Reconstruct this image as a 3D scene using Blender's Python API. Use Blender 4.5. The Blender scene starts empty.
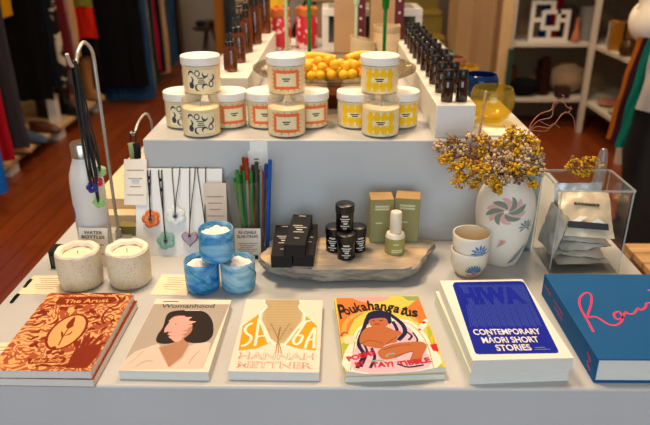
import bpy, math, random
from mathutils import Vector, Matrix, noise
random.seed(7)
R = math.radians
PI = math.pi
SC = bpy.context.scene
COL = SC.collection
T = 0.78            # height of the big display table
CAMP = Vector((0, 0, T + 0.645))
FPX = 640.0
PITCH, YAW = R(23.4), R(0.63)
_f = Vector((-math.sin(YAW) * math.cos(PITCH), math.cos(YAW) * math.cos(PITCH), -math.sin(PITCH)))
_r = Vector((math.cos(YAW), math.sin(YAW), 0))
_u = _r.cross(_f)


def sight(px, py):
    return _f + _r * ((px - 325) / FPX) - _u * ((py - 212.5) / FPX)


def on_z(px, py, z):
    d = sight(px, py)
    return CAMP + d * ((z - CAMP.z) / d.z)


def on_y(px, py, y):
    d = sight(px, py)
    return CAMP + d * (y / d.y)


# ------------------------------------------------------------------ materials
def lin(h):
    h = h.lstrip('#')
    c = [int(h[i:i + 2], 16) / 255 for i in (0, 2, 4)]
    return tuple(x / 12.92 if x <= .04045 else ((x + .055) / 1.055) ** 2.4 for x in c)


_M = {}


def nodes(name):
    m = bpy.data.materials.new(name)
    m.use_nodes = True
    nt = m.node_tree
    nt.nodes.clear()
    out = nt.nodes.new('ShaderNodeOutputMaterial')
    return m, nt, out


def noise_node(nt, scale, detail=4, sx=(1, 1, 1)):
    tc = nt.nodes.new('ShaderNodeTexCoord')
    mp = nt.nodes.new('ShaderNodeMapping')
    mp.inputs['Scale'].default_value = sx
    nt.links.new(tc.outputs['Object'], mp.inputs['Vector'])
    n = nt.nodes.new('ShaderNodeTexNoise')
    n.inputs['Scale'].default_value = scale
    n.inputs['Detail'].default_value = detail
    nt.links.new(mp.outputs['Vector'], n.inputs['Vector'])
    return n


def mat(name, col, rough=.6, metal=0, var=.05, vs=20, col2=None, lo=.35, hi=.65, bump=0, bs=120,
        stretch=(1, 1, 1), spec=.5, sss=0, sheen=0, coat=0):
    if name in _M:
        return _M[name]
    m, nt, out = nodes(name)
    p = nt.nodes.new('ShaderNodeBsdfPrincipled')
    nt.links.new(p.outputs[0], out.inputs[0])
    c = lin(col)
    n = noise_node(nt, vs, 4, stretch)
    rp = nt.nodes.new('ShaderNodeValToRGB')
    rp.color_ramp.elements[0].position = lo
    rp.color_ramp.elements[1].position = hi
    if col2:
        a, b = c, lin(col2)
    else:
        a, b = [x * (1 - var) for x in c], [min(1, x * (1 + var)) for x in c]
    rp.color_ramp.elements[0].color = (*a, 1)
    rp.color_ramp.elements[1].color = (*b, 1)
    nt.links.new(n.outputs['Fac'], rp.inputs[0])
    nt.links.new(rp.outputs[0], p.inputs['Base Color'])
    p.inputs['Roughness'].default_value = rough
    p.inputs['Metallic'].default_value = metal
    p.inputs['Specular IOR Level'].default_value = spec
    if sss:
        p.inputs['Subsurface Weight'].default_value = sss
        p.inputs['Subsurface Radius'].default_value = (.01, .008, .005)
    if sheen:
        p.inputs['Sheen Weight'].default_value = sheen
    if coat:
        p.inputs['Coat Weight'].default_value = coat
        p.inputs['Coat Roughness'].default_value = .08
    if bump:
        nb = noise_node(nt, bs, 3, stretch)
        b = nt.nodes.new('ShaderNodeBump')
        b.inputs['Strength'].default_value = bump
        b.inputs['Distance'].default_value = .01
        nt.links.new(nb.outputs['Fac'], b.inputs['Height'])
        nt.links.new(b.outputs[0], p.inputs['Normal'])
    _M[name] = m
    return m


def glass(name, tint='#ffffff', rough=.02, ior=1.45, body=0, bodycol='#ffffff', col2=None, vs=12):
    """clear or tinted glass: see-through, Fresnel gloss and, for frosted or milky glass, some body colour"""
    if name in _M:
        return _M[name]
    m, nt, out = nodes(name)
    tr = nt.nodes.new('ShaderNodeBsdfTransparent')
    tr.inputs[0].default_value = (*lin(tint), 1)
    gl = nt.nodes.new('ShaderNodeBsdfGlossy')
    gl.inputs['Roughness'].default_value = rough
    lw = nt.nodes.new('ShaderNodeLayerWeight')
    lw.inputs['Blend'].default_value = .5
    pw = nt.nodes.new('ShaderNodeMath'); pw.operation = 'POWER'; pw.inputs[1].default_value = 4
    fr = nt.nodes.new('ShaderNodeMath'); fr.operation = 'MULTIPLY_ADD'
    f0 = ((ior - 1) / (ior + 1)) ** 2
    fr.inputs[1].default_value = .5
    fr.inputs[2].default_value = f0
    nt.links.new(lw.outputs['Facing'], pw.inputs[0])
    nt.links.new(pw.outputs[0], fr.inputs[0])
    mx = nt.nodes.new('ShaderNodeMixShader')
    last = tr
    if body:
        df = nt.nodes.new('ShaderNodeBsdfDiffuse')
        df.inputs[0].default_value = (*lin(bodycol), 1)
        if col2:
            n = noise_node(nt, vs, 5, (1, 1, 2.2))
            n.inputs['Distortion'].default_value = 2.5
            rp = nt.nodes.new('ShaderNodeValToRGB')
            rp.color_ramp.elements[0].position = .38
            rp.color_ramp.elements[1].position = .68
            rp.color_ramp.elements[0].color = (*lin(bodycol), 1)
            rp.color_ramp.elements[1].color = (*lin(col2), 1)
            nt.links.new(n.outputs['Fac'], rp.inputs[0])
            nt.links.new(rp.outputs[0], df.inputs[0])
        m2 = nt.nodes.new('ShaderNodeMixShader')
        m2.inputs[0].default_value = body
        nt.links.new(tr.outputs[0], m2.inputs[1])
        nt.links.new(df.outputs[0], m2.inputs[2])
        last = m2
    nt.links.new(fr.outputs[0], mx.inputs[0])
    nt.links.new(last.outputs[0], mx.inputs[1])
    nt.links.new(gl.outputs[0], mx.inputs[2])
    nt.links.new(mx.outputs[0], out.inputs[0])
    _M[name] = m
    return m


def planks(name, c1, c2, c3, width=.11, rough=.35):
    m, nt, out = nodes(name)
    p = nt.nodes.new('ShaderNodeBsdfPrincipled')
    tc = nt.nodes.new('ShaderNodeTexCoord')
    mp = nt.nodes.new('ShaderNodeMapping')
    mp.inputs['Rotation'].default_value = (0, 0, PI / 2)
    br = nt.nodes.new('ShaderNodeTexBrick')
    br.inputs['Scale'].default_value = 1
    br.inputs['Brick Width'].default_value = 1.9
    br.inputs['Row Height'].default_value = width
    br.inputs['Mortar Size'].default_value = .003
    br.inputs['Color1'].default_value = (*lin(c1), 1)
    br.inputs['Color2'].default_value = (*lin(c2), 1)
    br.inputs['Mortar'].default_value = (*lin('#1d0d06'), 1)
    n = noise_node(nt, 3, 6, (14, .8, 1))
    mix = nt.nodes.new('ShaderNodeMixRGB')
    mix.inputs[2].default_value = (*lin(c3), 1)
    nt.links.new(tc.outputs['Object'], mp.inputs[0])
    nt.links.new(mp.outputs[0], br.inputs[0])
    nt.links.new(n.outputs['Fac'], mix.inputs[0])
    nt.links.new(br.outputs[0], mix.inputs[1])
    nt.links.new(mix.outputs[0], p.inputs['Base Color'])
    p.inputs['Roughness'].default_value = rough
    nt.links.new(p.outputs[0], out.inputs[0])
    return m


def flat(col, rough=.5):
    return mat('print_' + col.strip('#'), col, .65, var=.03, spec=.1)


# ------------------------------------------------------------------ mesh builder
def smooth(pts, n=6, closed=False):
    """Catmull-Rom through the points"""
    P = [Vector(p) for p in pts]
    k = len(P)
    out = []
    for i in range(k if closed else k - 1):
        g = (lambda j: P[j % k]) if closed else (lambda j: P[max(0, min(k - 1, j))])
        a, b, c, d = g(i - 1), g(i), g(i + 1), g(i + 2)
        for q in range(n):
            t = q / n
            out.append(.5 * ((2 * b) + (c - a) * t + (2 * a - 5 * b + 4 * c - d) * t * t + (3 * b - a - 3 * c + d) * t ** 3))
    if not closed:
        out.append(P[-1])
    return out


_TXT = {}


def text_geo(s, bold=0):
    if (s, bold) not in _TXT:
        cu = bpy.data.curves.new('lettering', 'FONT')
        cu.body = s
        cu.resolution_u = 3
        cu.offset = bold
        ob = bpy.data.objects.new('lettering', cu)
        me = ob.to_mesh()
        vs = [v.co.copy() for v in me.vertices]
        fs = [list(p.vertices) for p in me.polygons]
        ob.to_mesh_clear()
        bpy.data.objects.remove(ob)
        bpy.data.curves.remove(cu)
        xs = [v.x for v in vs]
        ys = [v.y for v in vs]
        _TXT[(s, bold)] = (vs, fs, min(xs), max(xs), min(ys), max(ys))
    return _TXT[(s, bold)]


class MB:
    def __init__(self):
        self.v, self.f, self.mi, self.mats = [], [], [], []

    def add(self, vs, fs, m, X=None):
        if m not in self.mats:
            self.mats.append(m)
        k = self.mats.index(m)
        o = len(self.v)
        self.v += [(X @ Vector(p)) if X else Vector(p) for p in vs]
        for f in fs:
            self.f.append([i + o for i in f])
            self.mi.append(k)
        return o

    def mark(self):
        return len(self.v)

    def map(self, o, fn):
        for i in range(o, len(self.v)):
            self.v[i] = Vector(fn(self.v[i]))

    def box(self, x0, x1, y0, y1, z0, z1, m, X=None):
        v = [(x, y, z) for z in (z0, z1) for y in (y0, y1) for x in (x0, x1)]
        f = [(0, 2, 3, 1), (4, 5, 7, 6), (0, 1, 5, 4), (2, 6, 7, 3), (0, 4, 6, 2), (1, 3, 7, 5)]
        return self.add(v, f, m, X)

    def prism(self, poly, z0, z1, m, X=None):
        a = sum(poly[i][0] * poly[(i + 1) % len(poly)][1] - poly[(i + 1) % len(poly)][0] * poly[i][1] for i in range(len(poly)))
        if a < 0:
            poly = list(reversed(poly))
        n = len(poly)
        v = [(p[0], p[1], z0) for p in poly] + [(p[0], p[1], z1) for p in poly]
        f = [list(range(n - 1, -1, -1)), list(range(n, 2 * n))] + [(i, (i + 1) % n, n + (i + 1) % n, n + i) for i in range(n)]
        return self.add(v, f, m, X)

    def poly(self, pts, z, m, X=None):
        pts = [(p[0], p[1]) for p in pts]
        a = sum(pts[i][0] * pts[(i + 1) % len(pts)][1] - pts[(i + 1) % len(pts)][0] * pts[i][1] for i in range(len(pts)))
        if a < 0:
            pts.reverse()
        return self.add([(p[0], p[1], z) for p in pts], [list(range(len(pts)))], m, X)

    def stroke(self, pts, w, z, m, closed=False, X=None, taper=False):
        P = [Vector((p[0], p[1])) for p in pts]
        n = len(P)
        v = []
        for i in range(n):
            if closed:
                d = P[(i + 1) % n] - P[i - 1]
            else:
                d = P[min(i + 1, n - 1)] - P[max(i - 1, 0)]
            d = d.normalized() if d.length > 1e-9 else Vector((1, 0))
            k = w / 2
            if taper:
                k *= max(.12, math.sin(PI * i / (n - 1)))
            q = Vector((-d.y, d.x)) * k
            v += [(P[i].x + q.x, P[i].y + q.y, z), (P[i].x - q.x, P[i].y - q.y, z)]
        f = [(2 * i, 2 * i + 1, 2 * i + 3, 2 * i + 2) for i in range(n - 1)]
        if closed:
            f.append((2 * n - 2, 2 * n - 1, 1, 0))
        return self.add(v, f, m, X)

    def strips(self, pts, z, m, dx=.003):
        """flat filled outline cut in narrow upright strips, so that it can be wrapped round a jar"""
        P = [(p[0], p[1]) for p in pts]
        x0, x1 = min(p[0] for p in P), max(p[0] for p in P)
        k = max(2, int((x1 - x0) / dx) + 1)
        rows = []
        for i in range(k + 1):
            x = x0 + (x1 - x0) * min(max(i / k, 1e-4), 1 - 1e-4)
            ys = []
            for a, b in zip(P, P[1:] + P[:1]):
                if (a[0] - x) * (b[0] - x) <= 0 and abs(a[0] - b[0]) > 1e-12:
                    ys.append(a[1] + (b[1] - a[1]) * (x - a[0]) / (b[0] - a[0]))
            if ys:
                rows.append((x, min(ys), max(ys)))
        v = []
        for x, a, b in rows:
            v += [(x, a, z), (x, b, z)]
        f = [(2 * i, 2 * i + 2, 2 * i + 3, 2 * i + 1) for i in range(len(rows) - 1)]
        return self.add(v, f, m)

    def lathe(self, prof, m, n=32, X=None, wob=None):
        v, f = [], []
        rings = []
        for (r, z) in prof:
            if r < 1e-6:
                rings.append([len(v)])
                v.append((0, 0, z))
            else:
                rings.append(list(range(len(v), len(v) + n)))
                for i in range(n):
                    a = 2 * PI * i / n
                    rr, zz = (r, z) if not wob else wob(r, z, a)
                    v.append((rr * math.cos(a), rr * math.sin(a), zz))
        for A, B in zip(rings, rings[1:]):
            if len(A) == 1 and len(B) == 1:
                continue
            for i in range(n):
                j = (i + 1) % n
                if len(A) == 1:
                    f.append((A[0], B[j], B[i]))
                elif len(B) == 1:
                    f.append((A[i], A[j], B[0]))
                else:
                    f.append((A[i], A[j], B[j], B[i]))
        return self.add(v, f, m, X)

    def loft(self, rings, m, X=None, cap=True, closed=True):
        n = len(rings[0])
        v = [p for r in rings for p in r]
        f = []
        for k in range(len(rings) - 1):
            for i in range(n if closed else n - 1):
                j = (i + 1) % n
                f.append((k * n + i, k * n + j, (k + 1) * n + j, (k + 1) * n + i))
        if cap:
            f.append(list(range(n - 1, -1, -1)))
            f.append(list(range((len(rings) - 1) * n, len(rings) * n)))
        return self.add(v, f, m, X)

    def tube(self, pts, r, m, n=8, X=None, closed=False):
        P = [Vector(p) for p in pts]
        k = len(P)
        rad = r if isinstance(r, (list, tuple)) else [r] * k
        rings = []
        ref = None
        for i in range(k):
            d = (P[(i + 1) % k] - P[i - 1]) if closed else (P[min(i + 1, k - 1)] - P[max(i - 1, 0)])
            d = d.normalized() if d.length > 1e-9 else Vector((0, 0, 1))
            if ref is None:
                ref = Vector((1, 0, 0)) if abs(d.x) < .8 else Vector((0, 1, 0))
            a = (ref - d * ref.dot(d)).normalized()
            b = d.cross(a)
            ref = a
            rings.append([P[i] + (a * math.cos(2 * PI * q / n) + b * math.sin(2 * PI * q / n)) * rad[i] for q in range(n)])
        if closed:
            rings.append(rings[0])
        return self.loft(rings, m, X, cap=not closed)

    def ball(self, c, r, m, n=12, sx=(1, 1, 1), X=None, jag=0):
        v, f = [], []
        h = max(4, n // 2)
        prof = [(r * math.sin(PI * i / h), -r * math.cos(PI * i / h)) for i in range(h + 1)]
        o = self.lathe(prof, m, n)
        self.map(o, lambda p: (c[0] + p[0] * sx[0] * (1 + jag * noise.noise(p * 90 + Vector(c) * 50)), c[1] + p[1] * sx[1], c[2] + p[2] * sx[2]))
        if X:
            self.map(o, lambda p: X @ Vector(p))
        return o

    def text(self, s, cx, y, h, z, m, w=None, bold=0, X=None):
        """lettering: capital height h, centred on cx, baseline y, optionally fitted to width w"""
        vs, fs, x0, x1, y0, y1 = text_geo(s, bold)
        k = h / .69
        kx = k if w is None else w / (x1 - x0)
        v, f = [], []
        for i, q in enumerate(fs):      # every face its own hair's breadth of height: outlines of bold letters may overlap
            f.append(list(range(len(v), len(v) + len(q))))
            v += [((vs[j].x - (x0 + x1) / 2) * kx + cx, vs[j].y * k + y, z + (i % 50) * 1.5e-6) for j in q]
        return self.add(v, f, m, X)

    def build(self, name, parent=None, bevel=0, sub=0, seg=2, sharp=40, smooth_all=True):
        me = bpy.data.meshes.new(name)
        me.from_pydata([tuple(p) for p in self.v], [], self.f)
        for m in self.mats:
            me.materials.append(m)
        me.polygons.foreach_set('material_index', self.mi)
        me.polygons.foreach_set('use_smooth', [smooth_all] * len(self.f))
        me.validate()
        me.update()
        if smooth_all and not sub:
            me.set_sharp_from_angle(angle=R(sharp))
        o = bpy.data.objects.new(name, me)
        COL.objects.link(o)
        if parent:
            o.parent = parent
        if bevel:
            b = o.modifiers.new('edge', 'BEVEL')
            b.width = bevel
            b.segments = seg
            b.limit_method = 'ANGLE'
            b.angle_limit = R(40)
        if sub:
            s = o.modifiers.new('round', 'SUBSURF')
            s.levels = s.render_levels = sub
        return o


def tag(o, label, cat, group=None):
    o['label'] = label
    o['category'] = cat
    if group:
        o['group'] = group
    return o


def thing(name, label, cat, loc=(0, 0, 0), rz=0, group=None, rx=0, ry=0):
    o = bpy.data.objects.new(name, None)
    o.empty_display_size = .02
    COL.objects.link(o)
    o.location = loc
    o.rotation_euler = (rx, ry, rz)
    return tag(o, label, cat, group)


def struct(name, mb, **k):
    o = mb.build(name, **k)
    o['kind'] = 'structure'
    return o


def dup(root, loc, rz=0, label=None, group=None, scale=None, skip=()):
    r = root.copy()
    COL.objects.link(r)
    r.location = loc
    r.rotation_euler = (root.rotation_euler[0], root.rotation_euler[1], rz)
    if scale:
        r.scale = (scale, scale, scale)
    if label:
        r['label'] = label
    if group:
        r['group'] = group
    for ch in list(root.children):
        if ch.name.split('.')[0] in skip:
            continue
        c = ch.copy()
        COL.objects.link(c)
        c.parent = r
        for g in ch.children:
            d = g.copy()
            COL.objects.link(d)
            d.parent = c
    return r


ORD = ['first', 'second', 'third', 'fourth', 'fifth', 'sixth', 'seventh', 'eighth', 'ninth', 'tenth', 'eleventh', 'twelfth']
# ------------------------------------------------------------------ shared materials
WHITE = mat('white_painted_wood', '#d9d6d0', .42, var=.02, vs=6, bump=.02, bs=60)
PLINTH = mat('pale_grey_plinth_paint', '#babcbd', .4, var=.025, vs=5, bump=.02, bs=40)
LID = mat('white_plastic_lid', '#ece8e0', .45, var=.015)
WAX = mat('cream_wax', '#f0dfb4', .5, var=.04, vs=40, sss=.15)
WAXW = mat('pale_wax', '#efe0c6', .5, var=.05, vs=60, sss=.15)
CLEAR = glass('clear_glass', '#f4f8f6')
FROST = glass('jar_glass', '#fffdf8', rough=.1, body=.13, bodycol='#fff4dc')
ACRYL = glass('clear_acrylic', '#fdfefe', ior=1.25)
ACEDGE = glass('acrylic_edge', '#eef4f4', rough=.1, body=.26, bodycol='#e6ecec')
AMBER = mat('amber_bottle_glass', '#220b03', .08, col2='#7d3a0a', vs=11, spec=.8)  # opaque; orange mottling paints in the highlight of light glowing through the bottle
DARKAMBER = mat('dark_amber_glass', '#160a05', .08, col2='#331508', vs=14, spec=.7)
BLACK = mat('black_plastic', '#0d0d0e', .35, var=.1)
BLKMAT = mat('black_card', '#0e0e10', .6, var=.1, spec=.25)
CARD = mat('white_card', '#e6ded2', .6, var=.02)
CREAM = mat('cream_paper', '#e8d8b8', .65, var=.03)
INK = flat('#33302e')
GREYINK = flat('#7d766e')
STEEL = mat('brushed_steel', '#b9b2a8', .28, metal=1, var=.06, vs=30)
WIRE = mat('grey_wire', '#b4b6b4', .4, metal=.6, var=.06)
CORD = mat('black_cord', '#121213', .7, var=.15)
PAGES = mat('page_edges', '#d7d4cc', .8, var=.05, vs=60, stretch=(1, 1, 60))
WOOD = mat('pale_wood', '#c9a473', .55, col2='#a97f4e', vs=6, stretch=(1, 8, 8))

# ------------------------------------------------------------------ the room
FLOOR = planks('red_brown_boards', '#95481c', '#823c15', '#64290d', rough=.33)
b = MB(); b.box(-2.7, 2.6, -2.6, 8.1, -.1, 0, FLOOR); struct('floor', b)
WALLM = mat('warm_wall_paint', '#b9a88c', .8, var=.03, vs=2)
WALLG = mat('grey_wall_paint', '#8d8982', .85, var=.05, vs=2)
b = MB(); b.box(-2.8, -2.7, -2.6, 8.1, 0, 3.1, WALLM); struct('wall_left', b)
b = MB(); b.box(2.6, 2.7, -2.6, 8.1, 0, 3.1, WALLM); struct('wall_right', b)
b = MB(); b.box(-2.8, 2.7, 8.1, 8.2, 0, 3.1, WALLG); struct('wall_back', b)
CEIL = mat('ceiling_paint', '#d8d0c2', .9, var=.02)
b = MB(); b.box(-2.8, 2.7, -2.7, 8.2, 3.1, 3.2, CEIL); struct('ceiling', b)
# front wall, behind the photographer, with the shop window
b = MB()
b.box(-2.8, -1.9, -2.7, -2.6, 0, 3.1, WALLM); b.box(1.4, 2.7, -2.7, -2.6, 0, 3.1, WALLM)
b.box(-1.9, 1.4, -2.7, -2.6, 0, .5, WALLM); b.box(-1.9, 1.4, -2.7, -2.6, 2.7, 3.1, WALLM)
struct('wall_front', b)
b = MB()
for x0, x1, z0, z1 in ((-1.9, 1.4, .5, .57), (-1.9, 1.4, 2.63, 2.7), (-1.9, -1.83, .57, 2.63), (1.33, 1.4, .57, 2.63), (-.28, -.22, .57, 2.63)):
    b.box(x0, x1, -2.68, -2.62, z0, z1, WHITE)
b.box(-1.83, 1.33, -2.655, -2.645, .57, 2.63, CLEAR)
struct('window_1', b)
# beige partition beside the stairs
BEIGE = mat('beige_partition_paint', '#b0916a', .75, var=.04, vs=3)
b = MB()
b.prism([(.94, 5.0), (1.02, 4.85), (1.1, 4.97), (1.18, 4.86), (1.235, 4.95), (1.235, 5.4), (.94, 5.4)], 0, 3.1, BEIGE)
struct('wall_stair', b, smooth_all=False)
b = MB(); b.box(1.235, 1.325, 4.86, 5.4, 0, 3.1, mat('beige_trim_paint', '#c9a777', .6)); struct('trim_1', b, bevel=.006)
b = MB(); b.box(1.325, 2.6, 5.42, 5.5, 0, 3.1, mat('brown_back_wall', '#8a7355', .8)); struct('wall_shelf', b)

# staircase: olive painted treads behind the display
st = thing('staircase', 'olive yellow painted staircase rising behind the small dark bottles', 'stairs', (.70, 4.6, 0))
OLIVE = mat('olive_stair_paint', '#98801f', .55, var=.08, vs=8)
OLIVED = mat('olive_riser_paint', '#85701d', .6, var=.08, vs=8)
for i in range(9):
    b = MB(); b.box(-.5, .21, i * .24 - .02, i * .24 + .25, i * .17 + .135, i * .17 + .17, OLIVE); b.build('tread', st, bevel=.006)
    b = MB(); b.box(-.5, .22, i * .24, i * .24 + .02, i * .17, i * .17 + .135, OLIVED); b.build('riser', st)

# ------------------------------------------------------------------ display furniture
tb = MB(); tb.box(-.64, .64, 0, 2.4, 0, T, PLINTH)
o = tb.build('display_table', bevel=.004)
o.location = (.008, .805, 0)
tag(o, 'broad pale grey display table carrying the books along its front edge', 'table')
b = MB(); b.box(-.43, .43, 0, 1.5, 0, .24, PLINTH)
o = b.build('display_plinth', bevel=.003); o.location = (.02, 1.33, T)
tag(o, 'pale grey raised plinth on the table, carrying the stacked candle jars', 'plinth')
Z1 = T + .24
ZR = Z1 + .073
b = MB(); b.box(-.042, .042, 0, .93, 0, .073, WHITE)
o = b.build('display_riser', bevel=.002); o.location = (.266, 1.347, Z1)
tag(o, 'long low white riser holding two rows of small black capped bottles', 'riser')
b = MB(); b.box(-.045, .045, 0, .9, 0, .073, WHITE)
o = b.build('display_riser', bevel=.002); o.location = (-.259, 1.63, Z1)
tag(o, 'long low white riser holding the amber dropper and pump bottles', 'riser')

# ------------------------------------------------------------------ candle jars on the plinth
def wrap(r):
    def fn(p):
        a = p[0] / r
        rr = r + p[2]
        return (rr * math.sin(a), -rr * math.cos(a), p[1])
    return fn


def disc(cx, cy, rx, ry, n=14, jag=0, k=0):
    return [(cx + rx * math.cos(2 * PI * i / n) * (1 + jag * (i % 2)), cy + ry * math.sin(2 * PI * i / n) * (1 + jag * (i % 2))) for i in range(n)]


def label_moon(b, r):
    m = flat('#43464f')
    b.strips([(-.031, .012), (.031, .012), (.031, .056), (-.031, .056)], .0003, flat('#efdfb8'))
    ring = [(-.022, .046, .1), (-.008, .049, .5), (.009, .0485, .8), (.022, .040, .55), (.021, .025, .5), (.008, .0185, .4), (-.007, .019, .3), (-.022, .023, 1), (-.0245, .035, .6)]
    for i, (x, y, q) in enumerate(ring):
        if q == 1:
            b.strips(disc(x, y, .006, .0072), .0005, m, .0015)
        elif i % 3 == 1:
            b.stroke(disc(x, y, .005, .006), .0024, .0005, m, closed=True)
        else:
            a0 = i * 1.3
            b.stroke([(x + .006 * math.cos(a0 + t * .4), y + .007 * math.sin(a0 + t * .4)) for t in range(10)], .0045, .0005, m, taper=True)
    for k, w in enumerate((.017, .012, .016, .014)):
        b.strips([(-w / 2, .038 - k * .0042), (w / 2, .038 - k * .0042), (w / 2, .0402 - k * .0042), (-w / 2, .0402 - k * .0042)], .0005, m)


def label_orange(b, r):
    m = flat('#ec7440')
    b.strips([(-.031, .012), (.031, .012), (.031, .056), (-.031, .056)], .0003, flat('#eeddb0'))
    out = []
    for (x0, y0, x1, y1) in ((-.026, .017, .026, .017), (.026, .017, .026, .052), (.026, .052, -.026, .052), (-.026, .052, -.026, .017)):
        for i in range(9):
            t = i / 9
            out.append((x0 + (x1 - x0) * t, y0 + (y1 - y0) * t))
    b.stroke(out, .0066, .0005, m, closed=True)
    for i, (x, y) in enumerate(out):
        d = Vector((x, y - .0345)).normalized() * (.0092 if i % 2 else .004)
        b.stroke([(x - d.x * .6, y - d.y * .6), (x, y), (x + d.x, y + d.y)], .005, .00055, m, taper=True)
    for k, w in enumerate((.017, .011)):
        b.strips([(-w / 2, .036 - k * .0045), (w / 2, .036 - k * .0045), (w / 2, .0386 - k * .0045), (-w / 2, .0386 - k * .0045)], .0005, INK)


def label_yellow(b, r):
    m = flat('#f0bf1c')
    b.strips([(-.031, .012), (.031, .012), (.031, .056), (-.031, .056)], .0003, flat('#eedcae'))
    for i in range(4):
        x = -.0235 + i * .0157
        for y in (.046, .0225):
            b.strips(disc(x, y, .0082, .0125, 16), .0005, m)
    for x in (-.0235, .0235):
        b.strips(disc(x, .034, .005, .006), .00052, m)
    b.strips([(-.014, .029), (.014, .029), (.014, .040), (-.014, .040)], .0007, flat('#eedcae'))
    for k, w in enumerate((.019, .013)):
        b.strips([(-w / 2, .0352 - k * .0042), (w / 2, .0352 - k * .0042), (w / 2, .0378 - k * .0042), (-w / 2, .0378 - k * .0042)], .0009, INK)


JR = .0425


def candle_jar(kind, lidded, label, loc, rz=0):
    RIM = .075 if lidded else .0815
    t = thing('candle_jar', label, 'candle', loc, rz, 'candle jars stacked on the plinth')
    b = MB()
    b.lathe([(0, .004), (JR - .003, .004), (JR - .002, .008), (JR - .002, .062), (0, .0625)], WAX)
    b.build('wax', t)
    b = MB()
    b.lathe([(0, 0), (JR - .006, 0), (JR - .001, .003), (JR, .008), (JR, .069), (JR - .003, .0725), (JR - .003, RIM), (JR - .005, RIM), (JR - .005, .0725), (JR - .0021, .0685), (JR - .0021, .0628)], FROST, 40)
    b.build('glass_jar', t)
    b = MB()
    dict(moon=label_moon, orange=label_orange, yellow=label_yellow)[kind](b, JR)
    b.map(0, wrap(JR + .0003))
    b.build('label', t)
    if lidded:
        b = MB()
        b.lathe([(JR - .0025, .0642), (JR + .0008, .0642), (JR + .0013, .0655), (JR + .0013, .0805), (JR - .0005, .0825), (JR - .004, .0828), (JR - .006, .0823), (0, .0823)], LID, 48)
        b.build('lid', t)
    else:
        b = MB(); b.tube([(0, 0, .062), (.0005, .0003, .068), (.001, 0, .073)], .0011, INK, 6); b.build('wick', t)
    return t


for kind, cx, words, rkind in (('moon', 202.5, 'dark moon print', 'orange'), ('orange', 287, 'spiky orange frame', 'orange'), ('yellow', 380, 'yellow petal print', 'yellow')):
    f = on_z(cx, 133.5, Z1)
    q = .049
    side = f.x * -.6
    candle_jar(kind, False, 'open candle jar with %s label, at the front of its stack' % words, f, side)
    l = f + Vector((-.053, .068, 0)); r_ = f + Vector((.049, .070, 0))
    candle_jar(kind, True, 'lidded candle jar with %s label, lower left in its stack' % words, l, side)
    candle_jar(rkind, True, {'moon': 'orange framed white lidded candle jar, lower right under the moon printed jar', 'orange': 'white lidded candle jar, right under the top orange framed jar, its label turned away', 'yellow': 'lidded candle jar with yellow petal print label, lower right in its stack'}[kind], r_, side + .3)
    candle_jar(kind, True, 'lidded candle jar with %s label, on top of its stack' % words, f + Vector((-.002, .047, .0831)), side)

# ------------------------------------------------------------------ glass plate with fruit
pc = Vector((.006, 1.675, Z1))
t = thing('cake_stand', 'wide clear glass cake stand filled with yellow fruit', 'cake stand', pc)
b = MB(); b.lathe([(0, .066), (.09, .067), (.17, .071), (.205, .083), (.2115, .087), (.2115, .090), (.204, .0885), (.165, .0755), (.09, .071), (0, .070)], glass('smoky_glass', '#dcd6c8', body=.06, bodycol='#a09684'), 64); b.build('plate', t).location.z = .005
b = MB(); b.lathe([(0, 0), (.075, 0), (.076, .004), (.03, .014), (.018, .03), (.02, .05), (.04, .0655), (0, .0655)], glass('amber_tint_glass', '#c9a184', body=.15, bodycol='#8a5a3c'), 40); b.build('pedestal', t).scale.z = 1.075; pc = pc + Vector((0, 0, .005))
YEL = mat('yellow_fruit_skin', '#f4bb12', .5, col2='#e6a40a', vs=40, bump=.08, bs=200)
k = 0
rnd = random.Random(3)
spots = []
for ring, (n, y0) in enumerate(((8, -.125), (8, -.097), (7, -.068), (6, -.04))):
    for i in range(n):
        spots.append((-.082 + i * .0255 + (ring % 2) * .012 + rnd.uniform(-.0035, .0035), y0 + rnd.uniform(-.006, .006), .0878 + rnd.uniform(0, .006)))
for i in range(6):
    spots.append((-.058 + i * .0265 + rnd.uniform(-.007, .007), -.106 + rnd.uniform(-.008, .008), .109 + rnd.uniform(-.003, .005)))
for i in range(5):
    spots.append((-.04 + i * .027 + rnd.uniform(-.007, .007), -.078 + rnd.uniform(-.008, .008), .112 + rnd.uniform(-.003, .006)))
base = None
for (x, y, z) in spots:
    b = None
    if base is None:
        b = MB(); b.ball((0, 0, 0), .0128, YEL, 16, (1, 1, .97)); b.ball((0, 0, .0125), .0016, mat('fruit_stalk', '#6f5a16', .7), 6)
        base = b.build('yellow_fruit')
        tag(base, 'small round yellow fruit heaped on the glass cake stand', 'fruit', 'round yellow fruit on the cake stand')
        o = base
    else:
        o = base.copy(); COL.objects.link(o)
    o.location = pc + Vector((x, y, z))
    o.rotation_euler = (rnd.uniform(-1, 1), rnd.uniform(-1, 1), rnd.uniform(0, 6))
for i, (x, y, z, a, L, lab) in enumerate(((-.055, -.02, .112, .1, .12, 'long yellow pod at the back left of the fruit heap'), (-.05, -.035, .098, -.06, .13, 'long yellow pod lying under the rear left fruit'), (.075, -.0, .112, .35, .1, 'long yellow pod lying at the back right of the fruit heap'))):
    b = MB()
    b.tube(smooth([(-L / 2, 0, -.004), (-L / 4, .004, .002), (0, .005, .004), (L / 4, .003, .001), (L / 2, 0, -.005)], 5), [.004] + [.012] * 19 + [.004], YEL, 12)
    o = b.build('yellow_pod'); o.location = pc + Vector((x, y, z)); o.rotation_euler = (0, 0, a)
    tag(o, lab, 'fruit', 'long yellow pods')
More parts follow.
